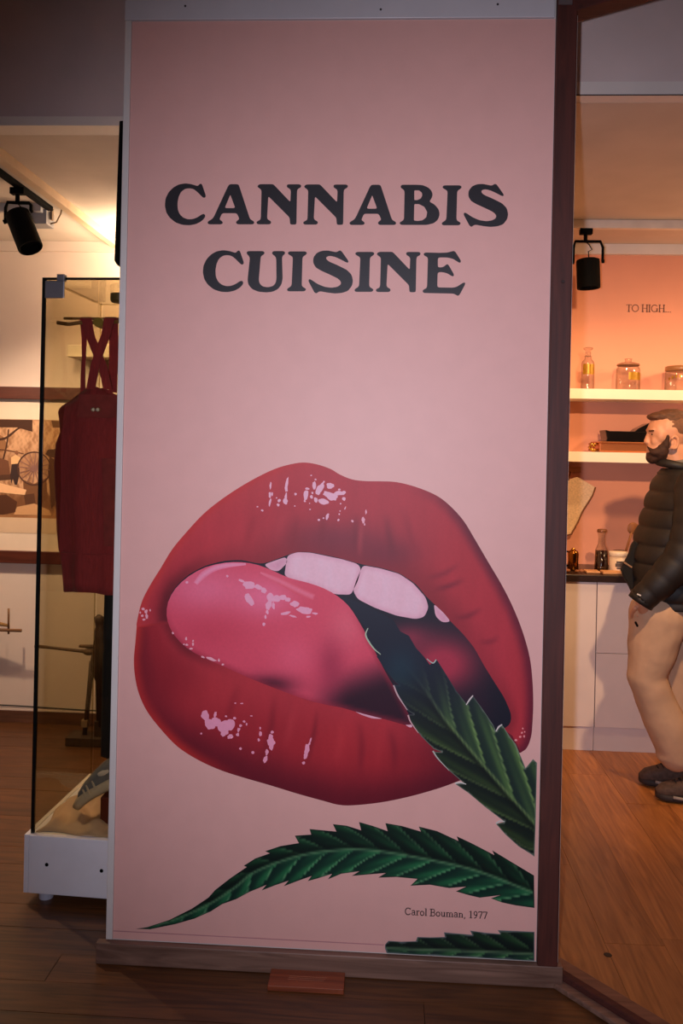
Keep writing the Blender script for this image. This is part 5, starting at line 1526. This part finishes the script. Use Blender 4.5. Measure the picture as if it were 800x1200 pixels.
# jacket: torso with quilted rolls
prof = [(549, 777, 818, .085), (556, 772.5, 832, .15), (566, 769, 840, .205), (580, 763.5, 843, .225), (600, 757.5, 846, .228), (620, 751, 846, .225), (640, 744, 846, .222), (660, 740, 846, .222), (680, 740, 847, .225), (697, 742, 848, .226), (708, 746, 847, .215)]
rings = []
pys = np.arange(549, 708.5, 1.5)
for py in pys:
    xl = np.interp(py, [p[0] for p in prof], [p[1] for p in prof])
    xr = np.interp(py, [p[0] for p in prof], [p[2] for p in prof])
    hwid = np.interp(py, [p[0] for p in prof], [p[3] for p in prof])
    ph = (py - 556) / 20.5
    fr = ph - math.floor(ph)
    roll = 0.013 * (abs(math.sin(math.pi * fr)) ** 0.55 - 0.75) if py > 556 else 0.0
    a, b = V(xl, py), V(xr, py)
    c = (a + b) / 2
    hx = (b.x - a.x) / 2
    ring = []
    for k in range(48):
        t = 2 * math.pi * k / 48
        n_ = Vector((math.copysign(abs(math.cos(t)) ** 0.75, math.cos(t)) * (hx + roll), math.copysign(abs(math.sin(t)) ** 0.75, math.sin(t)) * (hwid + roll), 0.0))
        ring.append(c + n_)
    rings.append(ring)
MB().loft(rings).build('jacket', puff, person, smooth=True)
MB().tube([V(779 + 3 * math.cos(t) + 14 * (1 - math.sin(t) * 0), 545 + 4 * math.cos(t + 0.4), 0.0) + Vector((0.07 * math.cos(t), 0.078 * math.sin(t), 0.0)) for t in np.linspace(0, 2 * math.pi, 25)], 0.020, 10, caps=False).build('collar', puff, person, smooth=True)
MB().tube([V(793, 541) + Vector((0.068 * math.cos(t), 0.070 * math.sin(t), 0.012 * math.cos(t))) for t in np.linspace(0, 2 * math.pi, 25)], 0.010, 8, caps=False).build('sweater_collar', knit, person, smooth=True)
# open front flap of the jacket
MB().slab([V(744, 634, -.02), V(738, 648, -.02), V(728, 668, -.02), V(731, 676, -.02), V(740, 692, -.02), V(747, 684, -.02), V(752, 640, -.02)], (0, 0.03, 0)).build('jacket_flap', M('jacket_lining', (14, 12, 13), 0.9), person, bevel=0.006)
MB().tube([V(731, 659, -.023), V(740, 665, -.023)], 0.0045, 6).build('flap_piping', M('piping_tan', (150, 116, 90), 0.6), person)
# sleeves with rolls
def sleeve(name, pts, rr, pitch=0.085):
    P = smooth_open([tuple(p) for p in pts], 14)
    L = 0.0
    line, rad = [], []
    for i, p in enumerate(P):
        if i: L += np.linalg.norm(P[i] - P[i - 1])
        line.append(Vector(p))
        r = np.interp(i / (len(P) - 1), np.linspace(0, 1, len(rr)), rr)
        f = (L / pitch) % 1.0
        rad.append(r + 0.006 * (abs(math.sin(math.pi * f)) ** 0.55 - 0.75))
    return MB().tube(line, rad, 20).build(name, puff, person, smooth=True)
sleeve('sleeve', [V(806, 560, -.13), V(811, 572, -.185), V(812, 610, -.225), V(802, 648, -.235), V(776, 680, -.225), V(752, 702, -.205)], [.045, .080, .086, .082, .070, .056])
sleeve('sleeve', [V(806, 560, .13), V(811, 572, .185), V(812, 610, .225), V(806, 648, .235), V(790, 680, .225), V(772, 700, .205)], [.045, .080, .086, .082, .070, .056])
MB().tube([V(754, 700, -.206), V(749.5, 706.5, -.203)], 0.058, 18).build('cuff', M('cuff_black', (18, 16, 18), 0.6), person, smooth=True)
MB().obox(V(748.5, 697, -.262), (Vector((1, 0, -.4)), (0, 1, 0), Vector((.4, 0, 1))), (.009, .001, .0028)).build('logo_tab', M('tab_white', (220, 214, 210), 0.5), person)
# hand slipping into the pocket
hd_ = MB()
wr = V(751, 705, -.195)
kn_ = V(755.5, 716, -.150)
hd_.capsule(wr, 0.026, kn_, 0.030)
across = Vector((0.9, 0.0, 0.35)).normalized()
for k, (off, ln2_) in enumerate(((-.030, .062), (-.010, .074), (.010, .070), (.029, .056))):
    b_ = kn_ + across * off + Vector((0, 0, -0.012))
    m_ = b_ + Vector((0.012, 0.045, -ln2_ * .45))
    hd_.capsule(b_, 0.0095, m_, 0.009)
    hd_.capsule(m_, 0.009, m_ + Vector((0.008, 0.012, -ln2_ * .45)), 0.0075)
th_ = wr + Vector((-0.026, 0.0, -0.030))
hd_.capsule(th_, 0.012, th_ + Vector((-0.006, 0.030, -0.026)), 0.010)
hd_.capsule(th_ + Vector((-0.006, 0.030, -0.026)), 0.010, th_ + Vector((0.0, 0.055, -0.050)), 0.008)
hd_.build('hand', skin, person, smooth=True, remesh=0.004, relax=2)
# trousers: pelvis and two legs, one surface
tr_ = MB()
tr_.ball(V(792, 706), (0.165, 0.185, 0.12))
tr_.capsule(V(771, 722, -.09), 0.132, V(763.5, 762, -.09), 0.108)
tr_.capsule(V(763.5, 762, -.09), 0.108, V(756.5, 792, -.085), 0.084)
tr_.capsule(V(756.5, 792, -.085), 0.084, V(777, 842, -.08), 0.088)
tr_.capsule(V(777, 842, -.08), 0.088, V(792, 884, -.075), 0.078)
tr_.ball(V(789, 886, -.075), (0.080, 0.072, 0.04))
tr_.capsule(V(798, 722, .09), 0.125, V(796, 798, .09), 0.092)
tr_.capsule(V(796, 798, .09), 0.092, V(789, 872, .10), 0.076)
tr_.ball(V(786, 876, .10), (0.078, 0.068, 0.04))
tr_.build('trousers', chino, person, smooth=True, remesh=0.009, relax=8, crumple=0.016)
MB().capsule(V(744.5, 729.5, -.185), 0.005, V(746.5, 733.5, -.182), 0.005).build('zip_pull', black, person, smooth=True)
# hiking shoes
def hiking(toe, Y0, zf, direction=-1):
    L = 0.295
    sole_c = [(0.0, .018), (0.03, .04), (0.09, .05), (0.15, .043), (0.21, .04), (0.27, .038), (0.295, .022)]
    def ringset(zs, ws, tops):
        rr = []
        for (x, w_), (zb_, zt_) in zip(sole_c, zs):
            ring = []
            for k in range(20):
                t = 2 * math.pi * k / 20
                c_, s_ = math.cos(t), math.sin(t)
                ring.append(Vector((toe + x, Y0 + w_ * ws * math.copysign(abs(c_) ** .6, c_), zf + (zb_ + zt_) / 2 + (zt_ - zb_) / 2 * math.copysign(abs(s_) ** .7, s_))))
            rr.append(ring)
        return rr
    up_ = MB().loft(ringset([(.03, .05), (.025, .072), (.025, .088), (.025, .115), (.025, .135), (.025, .14), (.03, .12)], 1.0, 0)).build('shoe', M('shoe_brown', (84, 66, 58), 0.8, var=0.3, scale=50, bump=0.4), person, smooth=True)
    MB().loft(ringset([(.012, .035), (.002, .04), (0, .038), (.004, .036), (0, .038), (0, .04), (.006, .04)], 1.06, 0)).build('sole', M('shoe_sole', (48, 40, 40), 0.7), up_, smooth=True)
    MB().tube([(toe + .06, Y0 - .052, zf + .032), (toe + .10, Y0 - .054, zf + .026), (toe + .16, Y0 - .047, zf + .024), (toe + .20, Y0 - .0455, zf + .034)], 0.007, 8).build('sole_stripe', M('stripe_grey', (150, 140, 134), 0.6), up_, smooth=True)
    for k in range(5):
        x = toe + .085 + k * .022
        zt_ = zf + .086 + k * .010
        MB().tube([(x, Y0 - .034, zt_ - .010), (x - .004, Y0, zt_ + .006), (x, Y0 + .034, zt_ - .010)], 0.0038, 6).build('lace', M('lace_dark', (40, 34, 34), 0.8), up_, smooth=True)
hiking(at_z(768, 931, 0.02).x, 3.985, 0.0)
hiking(at_z(744.5, 908, 0.02).x, 4.165, 0.0)
